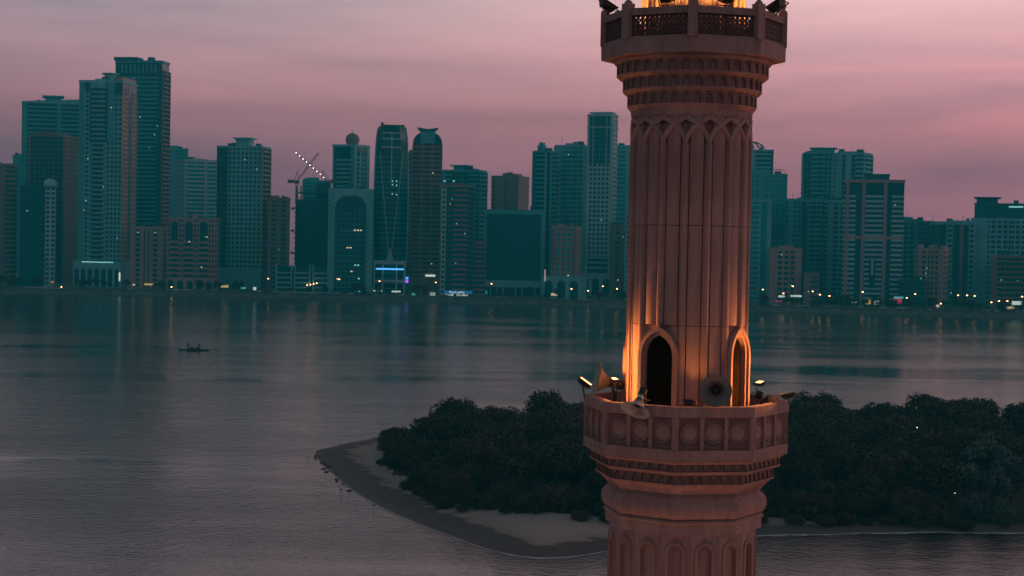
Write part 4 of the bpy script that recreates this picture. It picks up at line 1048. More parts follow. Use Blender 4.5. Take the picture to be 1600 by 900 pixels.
# ---- cranes
def lattice(mb, p, q, wd, step, r):
    p, q = Vector(p), Vector(q); d = (q - p); n = max(2, int(d.length / step)); dn = d.normalized()
    a = dn.cross(Vector((0, 1, 0))).normalized() * wd / 2; c = Vector((0, 1, 0)) * wd / 2
    cs = [a + c, a - c, -a - c, -a + c]
    for k in cs: mb.bar(p + k, q + k, r, 4)
    for i in range(n):
        s0, s1 = p + d * i / n, p + d * (i + 1) / n
        for j in range(4):
            mb.bar(s0 + cs[j], s1 + cs[(j + 1) % 4], r * .8, 3)
    return mb
CRANE = mat('crane_steel', (0.20, 0.15, 0.12), 0.6, 0.1)
BULB = emit('crane_bulb', (1.0, 0.85, 0.8), 6)
def crane(px, ybase, jibtip, backtip, label, lights):
    D = CT.D + CT.d * .3; base = PY(px, ybase, D); tip = PY(*jibtip, D); bk = PY(*backtip, D)
    r = empty('luffing_crane', (base.x, D, base.z - 12), 0, label, 'crane', 'cranes on the unfinished tower')
    o = Vector((base.x, D, base.z - 12)); piv = Vector((0, 0, 14.0))
    lattice(MB(), (0, 0, 0), (0, 0, 12), 1.6, 2.2, .16).build('mast', CRANE, r)
    MB().box(-1.6, 1.6, -1.5, 1.5, 12, 14.2).build('operator_cab', CRANE, r)
    sg = 1 if tip.x > base.x else -1
    MB().box(-sg * 2.0, -sg * 6.5, -1.1, 1.1, 12.4, 14.8).build('counterweight', CRANE, r)
    lattice(MB(), piv, tip - o, 1.1, 2.0, .13).build('jib', CRANE, r)
    MB().bar(piv + Vector((-sg * 2, 0, 0)), bk - o, .25).bar(piv + Vector((sg, 0, 0)), bk - o, .2).build('a_frame', CRANE, r)
    MB().bar(bk - o, (tip - o) * .9 + piv * .1, .06, 3).build('stay_cable', CRANE, r)
    if lights:
        for k in range(9):
            q = piv.lerp(tip - o, .12 + .86 * k / 8)
            MB().lathe(8, [(.05, -.35), (.38, 0), (.05, .35)]).build('jib_lamp', BULB, r, loc=(q.x, q.y - .9, q.z))
crane(464, 287, (498, 239), (465, 267), 'crane with dark jib rising to the right', False)
crane(512, 287, (462, 238), (503, 266), 'crane whose jib, dotted with lamps, rises to the left', True)

# ------------------------------------------------------------------ ISLAND
front = [(489, 705), (497, 722), (522, 745), (552, 767), (584, 788), (642, 814), (694, 834.5), (745, 854.5), (797, 867), (849, 873), (900, 869.5), (950, 862), (1040, 850), (1130, 841), (1200, 836.5), (1320, 834), (1450, 833), (1600, 833), (1750, 831)]
back = [(1800, 668), (1600, 666), (1300, 664), (1000, 664), (800, 667), (680, 672), (620, 678), (583, 684), (535, 693), (505, 700)]
poly = np.array([[p.x, p.y] for p in [PZ(x, y) for x, y in front + back]])
veg_f = [(588, 688), (600, 722), (645, 755), (700, 780), (800, 797), (930, 807), (1080, 806), (1210, 800), (1330, 803), (1430, 806), (1600, 808), (1740, 806)]
veg_b = [(1790, 672), (1300, 669), (900, 670), (720, 674), (625, 682)]
vpoly = np.array([[p.x, p.y] for p in [PZ(x, y, 1.7) for x, y in veg_f + veg_b]])
def inside(pts, pg):
    x, y = pts[:, 0], pts[:, 1]; r = np.zeros(len(pts), bool); n = len(pg)
    for i in range(n):
        x1, y1 = pg[i]; x2, y2 = pg[(i + 1) % n]
        c = ((y1 > y) != (y2 > y)) & (x < (x2 - x1) * (y - y1) / (y2 - y1 + 1e-12) + x1)
        r ^= c
    return r
def sdist(pts, pg):
    d = np.full(len(pts), 1e9); n = len(pg)
    for i in range(n):
        a, b_ = pg[i], pg[(i + 1) % n]; ab = b_ - a
        t = np.clip(((pts - a) @ ab) / (ab @ ab), 0, 1)
        d = np.minimum(d, np.linalg.norm(pts - (a + t[:, None] * ab), axis=1))
    return np.where(inside(pts, pg), d, -d)
def chaikin(p, k=2):
    for _ in range(k):
        q = np.roll(p, -1, 0); p = np.stack([.75 * p + .25 * q, .25 * p + .75 * q], 1).reshape(-1, 2)
    return p
poly = chaikin(poly); 
gx = np.arange(poly[:, 0].min() - 12, poly[:, 0].max() + 12, 1.2); gy = np.arange(poly[:, 1].min() - 12, poly[:, 1].max() + 12, 1.2)
GX, GY = np.meshgrid(gx, gy); P2 = np.stack([GX.ravel(), GY.ravel()], 1)
# coarse signed distance with a gently uneven edge
wob = 0.9 * np.sin(P2[:, 0] * .21 + 1.3 * np.sin(P2[:, 1] * .13)) + .5 * np.sin(P2[:, 0] * .55 + P2[:, 1] * .31)
sd_ = sdist(P2, poly) + wob * .45
def hfun(s):
    return np.where(s < 0, np.maximum(s * .11, -1.2), np.interp(s, [0, 5, 9, 11, 16, 30, 60], [0, .32, .62, .95, 1.45, 1.9, 2.2]))
hz = hfun(sd_) + np.where(sd_ > 2, .05 * np.sin(P2[:, 0] * 1.1 + P2[:, 1] * .7) + .04 * np.sin(P2[:, 0] * .5 - P2[:, 1] * 1.3), 0)
nxg, nyg = len(gx), len(gy)
idx = np.arange(nxg * nyg).reshape(nyg, nxg)
fc = np.stack([idx[:-1, :-1].ravel(), idx[:-1, 1:].ravel(), idx[1:, 1:].ravel(), idx[1:, :-1].ravel()], 1)
keep = sd_[fc].max(1) > -8
fc = fc[keep]
def sandmat():
    m = bpy.data.materials.new('island_sand'); m.use_nodes = True
    n = m.node_tree.nodes; l = m.node_tree.links.new; b = n['Principled BSDF']
    g = n.new('ShaderNodeNewGeometry'); s = n.new('ShaderNodeSeparateXYZ'); l(g.outputs['Position'], s.inputs[0])
    x = n.new('ShaderNodeTexNoise'); x.inputs['Scale'].default_value = .35; x.inputs['Detail'].default_value = 8; x.inputs['Roughness'].default_value = .65
    l(g.outputs['Position'], x.inputs['Vector'])
    a = n.new('ShaderNodeMath'); a.operation = 'MULTIPLY_ADD'; l(x.outputs['Fac'], a.inputs[0]); a.inputs[1].default_value = .5; l(s.outputs[2], a.inputs[2])
    r = n.new('ShaderNodeValToRGB'); l(a.outputs[0], r.inputs[0])
    r.color_ramp.interpolation = 'LINEAR'
    setramp(r, [(0.0, (.035, .020, .017)), (.28, (.075, .042, .034)), (.55, (.10, .058, .047)), (.64, (.13, .075, .06)), (.72, (.36, .225, .185)), (.88, (.42, .27, .225)), (1.0, (.46, .30, .25))])
    y = n.new('ShaderNodeTexNoise'); y.inputs['Scale'].default_value = 3; y.inputs['Detail'].default_value = 9; y.inputs['Roughness'].default_value = .75
    l(g.outputs['Position'], y.inputs['Vector'])
    r2 = n.new('ShaderNodeValToRGB'); l(y.outputs['Fac'], r2.inputs[0]); setramp(r2, [(.3, (.62, .62, .62)), (.6, (1.1, 1.1, 1.1))])
    mm = n.new('ShaderNodeMixRGB'); mm.blend_type = 'MULTIPLY'; mm.inputs[0].default_value = 1; l(r.outputs[0], mm.inputs[1]); l(r2.outputs[0], mm.inputs[2])
    l(mm.outputs[0], b.inputs['Base Color'])
    rr = n.new('ShaderNodeMapRange'); l(s.outputs[2], rr.inputs[0]); rr.inputs['From Min'].default_value = 0; rr.inputs['From Max'].default_value = .5; rr.inputs['To Min'].default_value = .65; rr.inputs['To Max'].default_value = .95
    l(rr.outputs[0], b.inputs['Roughness'])
    bp = n.new('ShaderNodeBump'); bp.inputs['Strength'].default_value = .6; bp.inputs['Distance'].default_value = .15; l(y.outputs['Fac'], bp.inputs['Height']); l(bp.outputs[0], b.inputs['Normal'])
    return m
me = bpy.data.meshes.new('island'); me.from_pydata(np.stack([P2[:, 0], P2[:, 1], hz], 1).tolist(), [], fc.tolist()); me.materials.append(sandmat())
me.polygons.foreach_set('use_smooth', [True] * len(me.polygons))
me.materials.append(mat('leaf_litter', (.035, .026, .018), .95, .3, .5))
cen_ = P2[fc].mean(1); vs_ = sdist(cen_, vpoly) + .8 * np.sin(cen_[:, 0] * .9) + .6 * np.sin(cen_[:, 1] * 1.3 + cen_[:, 0])
me.polygons.foreach_set('material_index', (vs_ > 1.2).astype(np.int32))
link('island_ground', me, kind='structure')
def ground_z(x, y): return float(hfun(sdist(np.array([[x, y]]), poly))[0])
# foam line where the water laps the sand
FOAM = mat('lapping_foam', (0.42, 0.36, 0.34), .6, .5, 1.2)
fp = poly[(poly[:, 1] < PZ(500, 730).y)]
fp = fp[np.argsort(fp[:, 0])]
xs = np.linspace(fp[3, 0], fp[-1, 0], 420); ys = np.interp(xs, fp[:, 0], fp[:, 1])
ci = np.argmin(np.abs(idx[0] * 0)) if False else 0
vs, fs = [], []
for i, (x, y) in enumerate(zip(xs, ys)):
    # walk to the actual waterline
    yy = y; w_ = .45 * (sin(x * .21 + 1.3 * sin(y * .13)) * .9 + .5 * sin(x * .55 + y * .31))
    wd = max(.04, .30 + .28 * sin(x * .37) + .22 * sin(x * 1.7 + 1) + .1 * sin(x * 4.3))
    vs += [(x, yy - w_ - wd - .1, .035), (x, yy - w_ + .35, .05)]
for i in range(len(xs) - 1): fs.append((2*i, 2*i+2, 2*i+3, 2*i+1))
MB().add(vs, fs).build('foam_line', FOAM, kind='stuff')

# ------------------------------------------------------------------ trees
def leafmat(name, c):
    m = bpy.data.materials.new(name); m.use_nodes = True
    n = m.node_tree.nodes; l = m.node_tree.links.new; b = n['Principled BSDF']
    b.inputs['Roughness'].default_value = .75; b.inputs['Specular IOR Level'].default_value = .25
    oi = n.new('ShaderNodeObjectInfo'); t = n.new('ShaderNodeTexCoord')
    x = n.new('ShaderNodeTexNoise'); x.inputs['Scale'].default_value = .9; x.inputs['Detail'].default_value = 3; l(t.outputs['Object'], x.inputs['Vector'])
    a = n.new('ShaderNodeMath'); a.operation = 'MULTIPLY_ADD'; l(oi.outputs['Random'], a.inputs[0]); a.inputs[1].default_value = .45; l(x.outputs['Fac'], a.inputs[2])
    r = n.new('ShaderNodeValToRGB'); l(a.outputs[0], r.inputs[0]); c = Vector(c)
    setramp(r, [(.3, tuple(c * .55)), (.75, tuple(c)), (1.0, (c.x * 1.7, c.y * 1.45, c.z * 1.1))])
    l(r.outputs[0], b.inputs['Base Color'])
    return m
LEAF = leafmat('island_leaves', (.066, .045, .023)); LEAF_P = leafmat('pale_leaves', (.085, .115, .10))
BARK = mat('bark', (.06, .045, .035), .95, .2, 3)
def crown_mesh(name, seed, rx, rz_, clumps, per, leaf, m, low=0.1):
    g = np.random.default_rng(seed)
    cen = []
    for _ in range(clumps):
        v = g.normal(size=3); v /= np.linalg.norm(v); q = g.uniform(.45, 1.0) ** .6
        v = v * q; v[2] = abs(v[2]) if g.random() < .72 else v[2]
        cen.append([v[0] * rx * .74, v[1] * rx * .74, v[2] * rz_ * .72])
    cen = np.array(cen)
    cr_ = g.uniform(.20, .42, clumps) * rx
    V = []
    for c, r in zip(cen, cr_):
        k = int(per * (r / (.3 * rx)) ** 1.5)
        d = g.normal(size=(k, 3)); d /= np.linalg.norm(d, axis=1)[:, None]
        pos = c + d * (r * g.uniform(.55, 1.08, k) ** .7)[:, None] * np.array([1, 1, .85])
        nr = d + g.normal(scale=.55, size=(k, 3)); nr /= np.linalg.norm(nr, axis=1)[:, None]
        t = np.cross(nr, g.normal(size=(k, 3))); t /= np.linalg.norm(t, axis=1)[:, None] + 1e-9
        bb = np.cross(nr, t); s = leaf * g.uniform(.6, 1.3, k)[:, None]
        V.append(np.stack([pos - t * s, pos + bb * s * .55, pos + t * s, pos - bb * s * .55], 1))
    V = np.concatenate(V).reshape(-1, 3); n_ = len(V) // 4
    me = bpy.data.meshes.new(name); me.from_pydata(V.tolist(), [], np.arange(n_ * 4).reshape(-1, 4).tolist()); me.materials.append(m)
    return me
def trunk_mesh(seed, h, rx):
    g = random.Random(seed); mb = MB()
    top = Vector((g.uniform(-.5, .5), g.uniform(-.5, .5), h)); mid = top * .5 + Vector((g.uniform(-.3, .3), g.uniform(-.3, .3), 0))
    mb.bar((0, 0, -.4), mid, .24, 7, .18); mb.bar(mid, top, .18, 6, .1)
    for _ in range(6):
        a = g.uniform(0, 2 * pi); s = mid.lerp(top, g.uniform(-.3, .8))
        mb.bar(s, s + Vector((cos(a) * rx * .6, sin(a) * rx * .6, g.uniform(.8, 2.2))), .09, 5, .03)
    return mb.mesh('trunk', BARK)
CROWNS = [crown_mesh('crown', 11 + i, 4.2, 3.4, 34, 84, .27, LEAF) for i in range(7)]
TRUNKS = [trunk_mesh(i, 3.6, 4.0) for i in range(4)]
PALE = [crown_mesh('crown', 71 + i, 3.6, 3.0, 26, 60, .28, LEAF_P) for i in range(2)]
def tree(x, y, z, s, sz, cm, tm, label, group, name='mangrove_tree', lift=3.6):
    r = empty(name, (x, y, z), random.random() * 6.28, label, 'tree', group)
    r.scale = (s, s, s * sz)
    link('trunk', tm, r); c = link('crown', cm, r, loc=(0, 0, lift))
    return r
# scatter
bx0, bx1, by0, by1 = vpoly[:, 0].min(), vpoly[:, 0].max(), vpoly[:, 1].min(), vpoly[:, 1].max()
cand = np.stack([rng.uniform(bx0, bx1, 9000), rng.uniform(by0, by1, 9000)], 1)
sv = sdist(cand, vpoly); 
pts = []
for (x, y), s in zip(cand, sv):
    if s < 1.6: continue
    if x > 118 + (y - 250) * .33: continue
    md = 3.3 if s < 5 else 6.3
    if all((x - a) ** 2 + (y - b_) ** 2 > md * md for a, b_, _ in pts): pts.append((x, y, s))
MX = AX.x / AX.y
for x, y, s in pts:
    s_ = float(np.clip(.50 + s * .055, .5, 1.10)) * random.uniform(.78, 1.24)
    left = x / y < MX
    az_ = x / y
    frontrow = s < 8 and y < 300
    backrow = y > by1 - 28
    pale = az_ > (1490 - 800) / F_PX and y < 272
    if pale: lab, grp = 'pale grey-green tree at the lower right of the island grove', 'pale trees at right of grove'
    elif s < 8 and az_ < (680 - 800) / F_PX: lab, grp = 'dark tree at the left tip of the grove by the sand spit', 'trees at the left tip of the grove'
    elif frontrow: lab, grp = ('dark tree on the grove edge above the curved beach, left of minaret', 'grove edge trees left of minaret') if left else ('dark tree on the grove edge above the beach, right of minaret', 'grove edge trees right of minaret')
    elif backrow: lab, grp = ('dark tree crown on the far rim of the grove against water, left of minaret', 'far rim trees left of minaret') if left else ('dark tree crown on the far rim of the grove against water, right of minaret', 'far rim trees right of minaret')
    else: lab, grp = ('dark crown amid the dense island grove, left of minaret', 'inner grove trees left of minaret') if left else ('dark crown amid the dense island grove, right of minaret', 'inner grove trees right of minaret')
    z = ground_z(x, y)
    tree(x, y, z - .2, s_, random.uniform(.85, 1.2), random.choice(PALE if pale else CROWNS), random.choice(TRUNKS), lab, grp, lift=3.4 if s > 9 else 1.7)
print('island trees', len(pts))
# bushes on the sand edge
vf = [(595, 712)] + veg_f[2:-1]
for k in range(44):
    u = random.random() * (len(vf) - 1); i_ = int(u); u -= i_
    px = vf[i_][0] + (vf[i_ + 1][0] - vf[i_][0]) * u; py = vf[i_][1] + (vf[i_ + 1][1] - vf[i_][1]) * u + random.uniform(-3, 5)
    sc_ = random.uniform(.2, .5)
    p = PZ(px, py, 1.6)
    o = link('shrub', random.choice(CROWNS)); o.location = (p.x, p.y, ground_z(p.x, p.y) + .35); o.scale = (sc_, sc_, sc_ * .8); o.rotation_euler = (0, 0, random.random() * 6)
    tag(o, 'low dark shrub on the sand at the grove edge, %s of minaret' % ('left' if px < 1000 else 'right'), 'shrub', 'shrubs on the %s beach' % ('left' if px < 1000 else 'right'))
# small white garden lamps in the grove
GL = emit('garden_lamp_glow', (.85, 1.0, .95), 3)
for px, py, D_, lb in ((1432, 637, 331, 'tiny white lamp high on the grove skyline'), (1433, 668, 300, 'tiny white lamp just below the grove skyline'), (1507, 757, 263, 'tiny white lamp beside the pale trees, upper of two'), (1492, 770, 258, 'tiny white lamp beside the pale trees, lower of two')):
    p = PY(px, py, D_); r = empty('garden_lamp', (p.x, p.y, 1.8), 0, lb, 'lamp', 'white lamps in the grove')
    MB().bar((0, 0, -.4), (0, 0, p.z - 1.9), .05, 6).build('pole', BLACK, r)
    MB().lathe(10, [(.02, -.09), (.08, -.03), (.085, .03), (.02, .09)]).build('globe', GL, r, loc=(0, 0, p.z - 1.8))
# stones at the tip, wading birds
ROCK = mat('wet_rock', (.05, .045, .043), .6, .3, 2)
def rock_mesh(seed):
    g = np.random.default_rng(seed); mb = MB().lathe(7, [(.3, -.25), (.5, 0), (.42, .22), (.15, .36)])
    mb.v = [tuple(np.array(v) * g.uniform(.75, 1.3)) for v in mb.v]; return mb.mesh('rock', ROCK)
RK = [rock_mesh(i) for i in range(4)]
for k in range(24):
    t = random.random(); a, b_ = ((489, 707), (522, 746)) if t < .8 else ((522, 746), (570, 780))
    u = random.random() ** 1.3; p = PZ(a[0] + (b_[0] - a[0]) * u + random.uniform(-5, 9), a[1] + (b_[1] - a[1]) * u + random.uniform(-3, 4))
    o = link('rock', random.choice(RK)); s_ = random.uniform(.25, .75); o.location = (p.x, p.y, max(0, ground_z(p.x, p.y)) + .02); o.scale = (s_ * 1.3, s_, s_ * .6); o.rotation_euler = (0, 0, random.random() * 6)
    tag(o, 'wet dark stone strewn at the tip of the sand spit', 'rock', 'stones at the spit tip')
BIRD = mat('bird_dark', (.04, .035, .035), .8, .2, 5)
def bird(px, py, lb, sc_=1.0, rz=0.0):
    p = PZ(px, py); mb = MB()
    # body, neck, head and bill as one skin
    prof = [(-.42, .72, .02), (-.25, .74, .07), (-.05, .78, .12), (.14, .82, .11), (.22, .92, .055), (.24, 1.05, .04), (.28, 1.14, .05), (.35, 1.15, .03), (.50, 1.13, .006)]
    vs, fs = [], []
    for x, z, r_ in prof:
        for k in range(8): vs.append((x, r_ * cos(2*pi*k/8), z + r_ * sin(2*pi*k/8)))
    for i in range(len(prof) - 1):
        for k in range(8): fs.append((i*8+k, i*8+(k+1) % 8, (i+1)*8+(k+1) % 8, (i+1)*8+k))
    mb.add(vs, fs)
    for s in (-1, 1): mb.bar((0, s*.05, .70), (.04, s*.05, .36), .02, 5); mb.bar((.04, s*.05, .36), (0, s*.05, -.2), .016, 5)
    o = mb.build('wading_bird', BIRD); o.location = (p.x, p.y, .1); o.scale = (sc_,) * 3; o.rotation_euler = (0, 0, rz); tag(o, lb, 'bird', 'birds off the sand spit')
bird(533, 773, 'small dark bird in the shallows nearer the spit tip', .9, 2.4); bird(584, 797, 'small dark bird in the shallows farther along the beach', .8, .4); bird(481, 720, 'small dark bird in the water just off the spit tip', .7, 2.9)

# ------------------------------------------------------------------ rowing boat with two people
bp_ = PZ(303, 548)
HULL = mat('boat_hull', (.05, .05, .055), .5, .2, 2)
boat = empty('rowing_boat', (bp_.x, bp_.y, 0), rad(3), 'long low dark rowing boat carrying two people', 'boat')
secs = []
for t in np.linspace(-1, 1, 25):
    secs.append((t * 5.2, .52 * max(.04, (1 - abs(t) ** 2.2)), .34 + .22 * abs(t) ** 3))
vs, fs = [], []
for x, hw, top in secs:
    vs += [(x, -hw, top), (x, -hw * .8, .02), (x, 0, -.12), (x, hw * .8, .02), (x, hw, top), (x, hw * .85, top - .05), (x, 0, min(top - .1, .14)), (x, -hw * .85, top - .05)]
for i in range(len(secs) - 1):
    for k in range(8): fs.append((i*8+k, i*8+(k+1) % 8, (i+1)*8+(k+1) % 8, (i+1)*8+k))
MB().add(vs, fs).build('hull', HULL, boat, True)
MB().box(-2.5, 2.5, -.62, .62, .30, .85).build('deck_box', HULL, boat)
MB().box(-1.2, -.2, -.4, .4, .85, 1.45).build('cargo', HULL, boat); MB().box(.5, 1.5, -.4, .4, .85, 1.3).build('cargo', HULL, boat)
MB().bar((0, 0, .7), (.05, 0, 1.9), .06, 6).build('short_mast', HULL, boat)
for s in (-1, 1):
    MB().bar((s * 2.2, -.3, .75), (s * 8.3, -1.0, .42), .05, 5).build('oar', HULL, boat); 
    MB().box(s * 8.2, s * 9.3, -1.12, -1.0, .30, .52).build('oar_blade', HULL, boat)
CLOTH = mat('dark_clothes', (.03, .028, .03), .9, .2, 3)
def person(x, lb, face):
    V_ = [(0, 0, .95), (0, 0, 1.15), (0, 0, 1.38), (0, 0, 1.50), (0, 0, 1.62), (0, 0, 1.76),
          (.17, 0, 1.38), (.24, .06, 1.12), (.26, .22, .98), (-.17, 0, 1.38), (-.24, .06, 1.12), (-.26, .22, .98),
          (.10, 0, .90), (.12, .06, .50), (.12, 0, .08), (.12, .14, .03), (-.10, 0, .90), (-.12, .06, .50), (-.12, 0, .08), (-.12, .14, .03)]
    E_ = [(0, 1), (1, 2), (2, 3), (3, 4), (4, 5), (2, 6), (6, 7), (7, 8), (2, 9), (9, 10), (10, 11), (0, 12), (12, 13), (13, 14), (14, 15), (0, 16), (16, 17), (17, 18), (18, 19)]
    Rr = [.19, .20, .20, .08, .105, .095, .085, .065, .05, .085, .065, .05, .13, .10, .07, .05, .13, .10, .07, .05]
    me = bpy.data.meshes.new('person'); me.from_pydata(V_, E_, []); me.materials.append(CLOTH)
    o = link('person', me); o.location = (bp_.x + x, bp_.y, .82); o.rotation_euler = (0, 0, face); o.scale = (1.35, 1.35, 1.12)
    sk = o.modifiers.new('skin', 'SKIN'); o.modifiers.new('sub', 'SUBSURF').levels = 1; o.modifiers['sub'].render_levels = 1
    for i, r_ in enumerate(Rr):
        me.skin_vertices[0].data[i].radius = (r_, r_)
    me.skin_vertices[0].data[0].use_root = True
    tag(o, lb, 'person', 'people standing in the rowing boat')
person(-1.95, 'person in dark clothes standing at the left of the rowing boat', rad(20)); person(1.75, 'person in dark clothes standing at the right of the rowing boat', rad(-30))

# ------------------------------------------------------------------ corniche furniture
LAMPG = emit('street_lamp_glow', (1.0, 0.46, 0.20), 8)
lamp_px = [(419, 435), (506, 437), (530, 436), (593, 439), (681, 441), (768, 443), (893, 451), (919, 454), (942, 447), (964, 451), (1192, 452), (1224, 458), (1239, 447), (1270, 455), (1281, 460), (1296, 462), (1348, 456), (1417, 465), (1430, 459), (1455, 467), (1470, 474), (1497, 461), (1511, 461), (1523, 462), (1549, 472), (1561, 470), (1574, 470), (1597, 463), (96, 448), (268, 448)]
_lp = MB().bar((0, 0, 0), (0, 0, 1), .10, 6, .07)
ORD = ['first', 'second', 'third', 'fourth', 'fifth', 'sixth', 'seventh', 'eighth', 'ninth', 'tenth', 'eleventh', 'twelfth', 'thirteenth', 'fourteenth', 'fifteenth', 'sixteenth', 'seventeenth', 'eighteenth']
lamp_px.sort(); nl = sum(1 for x, _ in lamp_px if x < 1000)
def shore_point(px, py, back_):
    D_ = 1000.0
    for _ in range(6):
        p = PY(px, py, D_); D_ = shore_y(p.x) + back_
    return PY(px, py, D_)
HEAD = MB().box(-.5, .5, -.35, .35, 0, .28).mesh('lamp_head', BLACK)
GLB = MB().lathe(10, [(.05, -.62), (.42, -.42), (.55, -.12), (.45, 0)]).mesh('lamp_glass', LAMPG)
for i, (px, py) in enumerate(lamp_px):
    p = shore_point(px, py, 16 if i % 3 else 39)
    lb = '%s orange street lamp from %s along the corniche' % ((ORD[i], 'the left edge') if px < 1000 else (ORD[i - nl], 'the minaret rightward'))
    r = empty('street_lamp', (p.x, p.y, LAND_Z), 0, lb, 'street lamp', 'street lamps along the corniche')
    H_ = p.z - LAND_Z
    MB().bar((0, 0, 0), (0, 0, H_ + .1), .13, 6, .08).build('pole', BLACK, r)
    link('lamp_head', HEAD, r, loc=(0, 0, H_ + .1)); link('lamp_glass', GLB, r, loc=(0, 0, H_ + .1))
# festoon of four warm bulbs by the curved residence
for k, (px, py) in enumerate(((480, 445.5), (485, 444.5), (490, 443.5), (495, 442.5))):
    p = shore_point(px, py, 30); r = empty('bollard_lamp', (p.x, p.y, LAND_Z), 0, '%s warm ball lamp of four in a row before the curved residence' % ORD[k], 'lamp', 'row of four warm lamps')
    MB().bar((0, 0, 0), (0, 0, p.z - LAND_Z), .09, 6).build('pole', BLACK, r)
    MB().lathe(10, [(.05, -.4), (.36, -.2), (.4, .1), (.05, .4)]).build('globe', LAMPG, r, loc=(0, 0, p.z - LAND_Z))

# lit signs and shop fronts
def signs():
    cols = {'white': ((.85, 1.0, .95), 2.2), 'yellow': ((1.0, .72, .28), 1.7), 'amber': ((1.0, .55, .08), 1.5), 'cyan': ((.2, .9, .95), 1.5), 'red': ((1.0, .05, .10), 1.5), 'orange': ((1.0, .30, .12), 1.6),
            'magenta': ((.9, .05, .5), 1.2), 'blue': ((.03, .32, .85), 1.1), 'green': ((.1, .8, .55), 1.2), 'teal': ((.05, .6, .6), 1.0), 'pale': ((.75, .95, .75), 1.1), 'warm': ((1.0, .75, .5), 2.0)}
    M = {k: emit('sign_' + k, v[0], v[1] * .28) for k, v in cols.items()}
    lst = [(233, 444.3, 15, 3, 'yellow', 'yellow lit sign strip below the slotted pink block'), (209, 445, 4, 3, 'warm', 'small pink-white lit sign left of the yellow strip'), (300, 451.5, 9, 4, 'red', 'red lit shop sign under the three-arched pink block'), (306, 452, 4, 5, 'cyan', 'cyan lit panel beside the red shop sign'), (317, 450, 12, 3, 'white', 'white lit shop sign right of the cyan panel'), (351, 447.3, 12, 4, 'yellow', 'pale yellow lit sign at the square grey tower’s foot'.replace('’s', '')), (380, 450, 8, 2.5, 'cyan', 'thin cyan lit sign below the square grey tower'), (398, 451, 5, 5, 'white', 'small white lit sign by the brown grey block'), (82, 441, 5, 2.5, 'orange', 'orange lit sign near the left ramp'),
           (494, 458.5, 5, 2.5, 'white', 'white lit sign low beside the red neon bar'), (519, 457, 16, 2.5, 'orange', 'long orange neon bar below the arched glass block'), (537, 450.5, 5, 4, 'red', 'left of two red lit emblems under the arched glass block'), (546, 450.5, 5, 4, 'red', 'right of two red lit emblems under the arched glass block'), (557, 455, 12, 3, 'cyan', 'pale cyan lit sign right of the red emblems'), (590, 454.3, 14, 2, 'white', 'thin white lit canopy below the V-ribbed tower, left one'), (619, 455.5, 14, 2.4, 'white', 'thin white lit canopy below the V-ribbed tower, right one'),
           (646, 460, 6, 5, 'green', 'green lit shop front under the crescent-topped tower'), (676, 460, 9, 7, 'pale', 'pale lit shop window left of the blue shop sign'), (760, 457, 3, 6, 'teal', 'teal lit totem right of the blue shop sign'), (866, 460, 10, 4, 'warm', 'pink-white lit sign under the pink courtyard block'),
           (1221, 463, 10, 3, 'white', 'white lit sign below the low pinkish block, left one'), (1244, 462.5, 17, 3, 'white', 'longer white lit sign below the low pinkish block, right one'), (1216, 470.5, 10, 2, 'magenta', 'magenta lit strip low right of the minaret'), (1333, 472, 12, 2.5, 'white', 'white lit sign left of the yellow box sign'), (1356.5, 472, 8, 7, 'amber', 'square yellow lit box sign under the white-banded block'), (1370, 473, 9, 6, 'pale', 'pale green lit shop window right of the yellow box'), (1404, 465, 15, 3, 'cyan', 'cyan lit sign bar above the red shop front'), (1402, 471, 13, 8, 'red', 'red lit shop front below the cyan bar'), (1465, 478, 5, 4, 'warm', 'warm lit kiosk light under the pink gridded block'), (1589, 473.5, 16, 6, 'white', 'large white lit sign board at the right edge'), (1578, 480.5, 12, 4, 'yellow', 'yellow lit shop front below the white board')]
    for px, py, w, h, c, lb in lst:
        p = shore_point(px, py, 42); k = p.y / F_PX
        r = empty('lit_sign', (p.x, p.y, LAND_Z), 0, lb, 'sign', 'lit signs along the corniche')
        ww, hh, zc = w * k, h * k, p.z - LAND_Z
        MB().box(-ww/2, ww/2, -.12, 0, zc - hh/2, zc + hh/2).build('lit_panel', M[c], r)
        MB().box(-ww/2 - .2, ww/2 + .2, .005, .5, zc - hh/2 - .2, zc + hh/2 + .2).build('sign_box', BLACK, r)
        for s in (-1, 1): MB().box(s * ww * .4 - .12, s * ww * .4 + .12, .1, .4, 0, max(.1, zc - hh/2)).build('post', BLACK, r)
    # blue shop
    p = shore_point(715.5, 457, 40); k = p.y / F_PX; z1 = p.z - LAND_Z
    r = empty('shop_pavilion', (p.x, p.y, LAND_Z), 0, 'bright shop with blue fascia and white lettering below the dark twin-column block', 'shop')
    W2 = 22.5 * k
    MB().box(-W2, W2, .3, 8, 0, z1 + 1.3).build('shop_wall', WALLS['dark'], r)
    fa = MB().box(-W2, W2, -.2, .28, z1 - .9, z1 + 1.2).build('fascia', M['blue'], r)
    x = -W2 * .60
    g = random.Random(5)
    for wd, a, b_ in ((.9, -.1, .8), (.35, -.5, .7), (.8, -.5, -.1), (.35, -.5, .8), (.7, -.5, .1), (.35, -.5, .9), (.5, .1, .5), (.9, -.5, -.05), (.4, -.5, .6), (.7, -.5, .25), (.35, -.4, .9), (.9, .0, .7), (.35, -.5, .5), (.8, -.5, .2)):
        MB().box(x, x + wd, -.34, -.2, z1 + a, z1 + b_).build('letter', M['white'], fa); x += wd + .12
    for i in range(9):
        u = -W2 * .92 + i * W2 * 1.84 / 9
        MB().box(u + .15, u + W2 * 1.84 / 9 - .15, .1, .28, .4, z1 - 1.2).build('shop_window', M[('warm', 'pale', 'white', 'yellow')[i % 4]] if i % 5 != 3 else GLASS['black'], r)
signs()

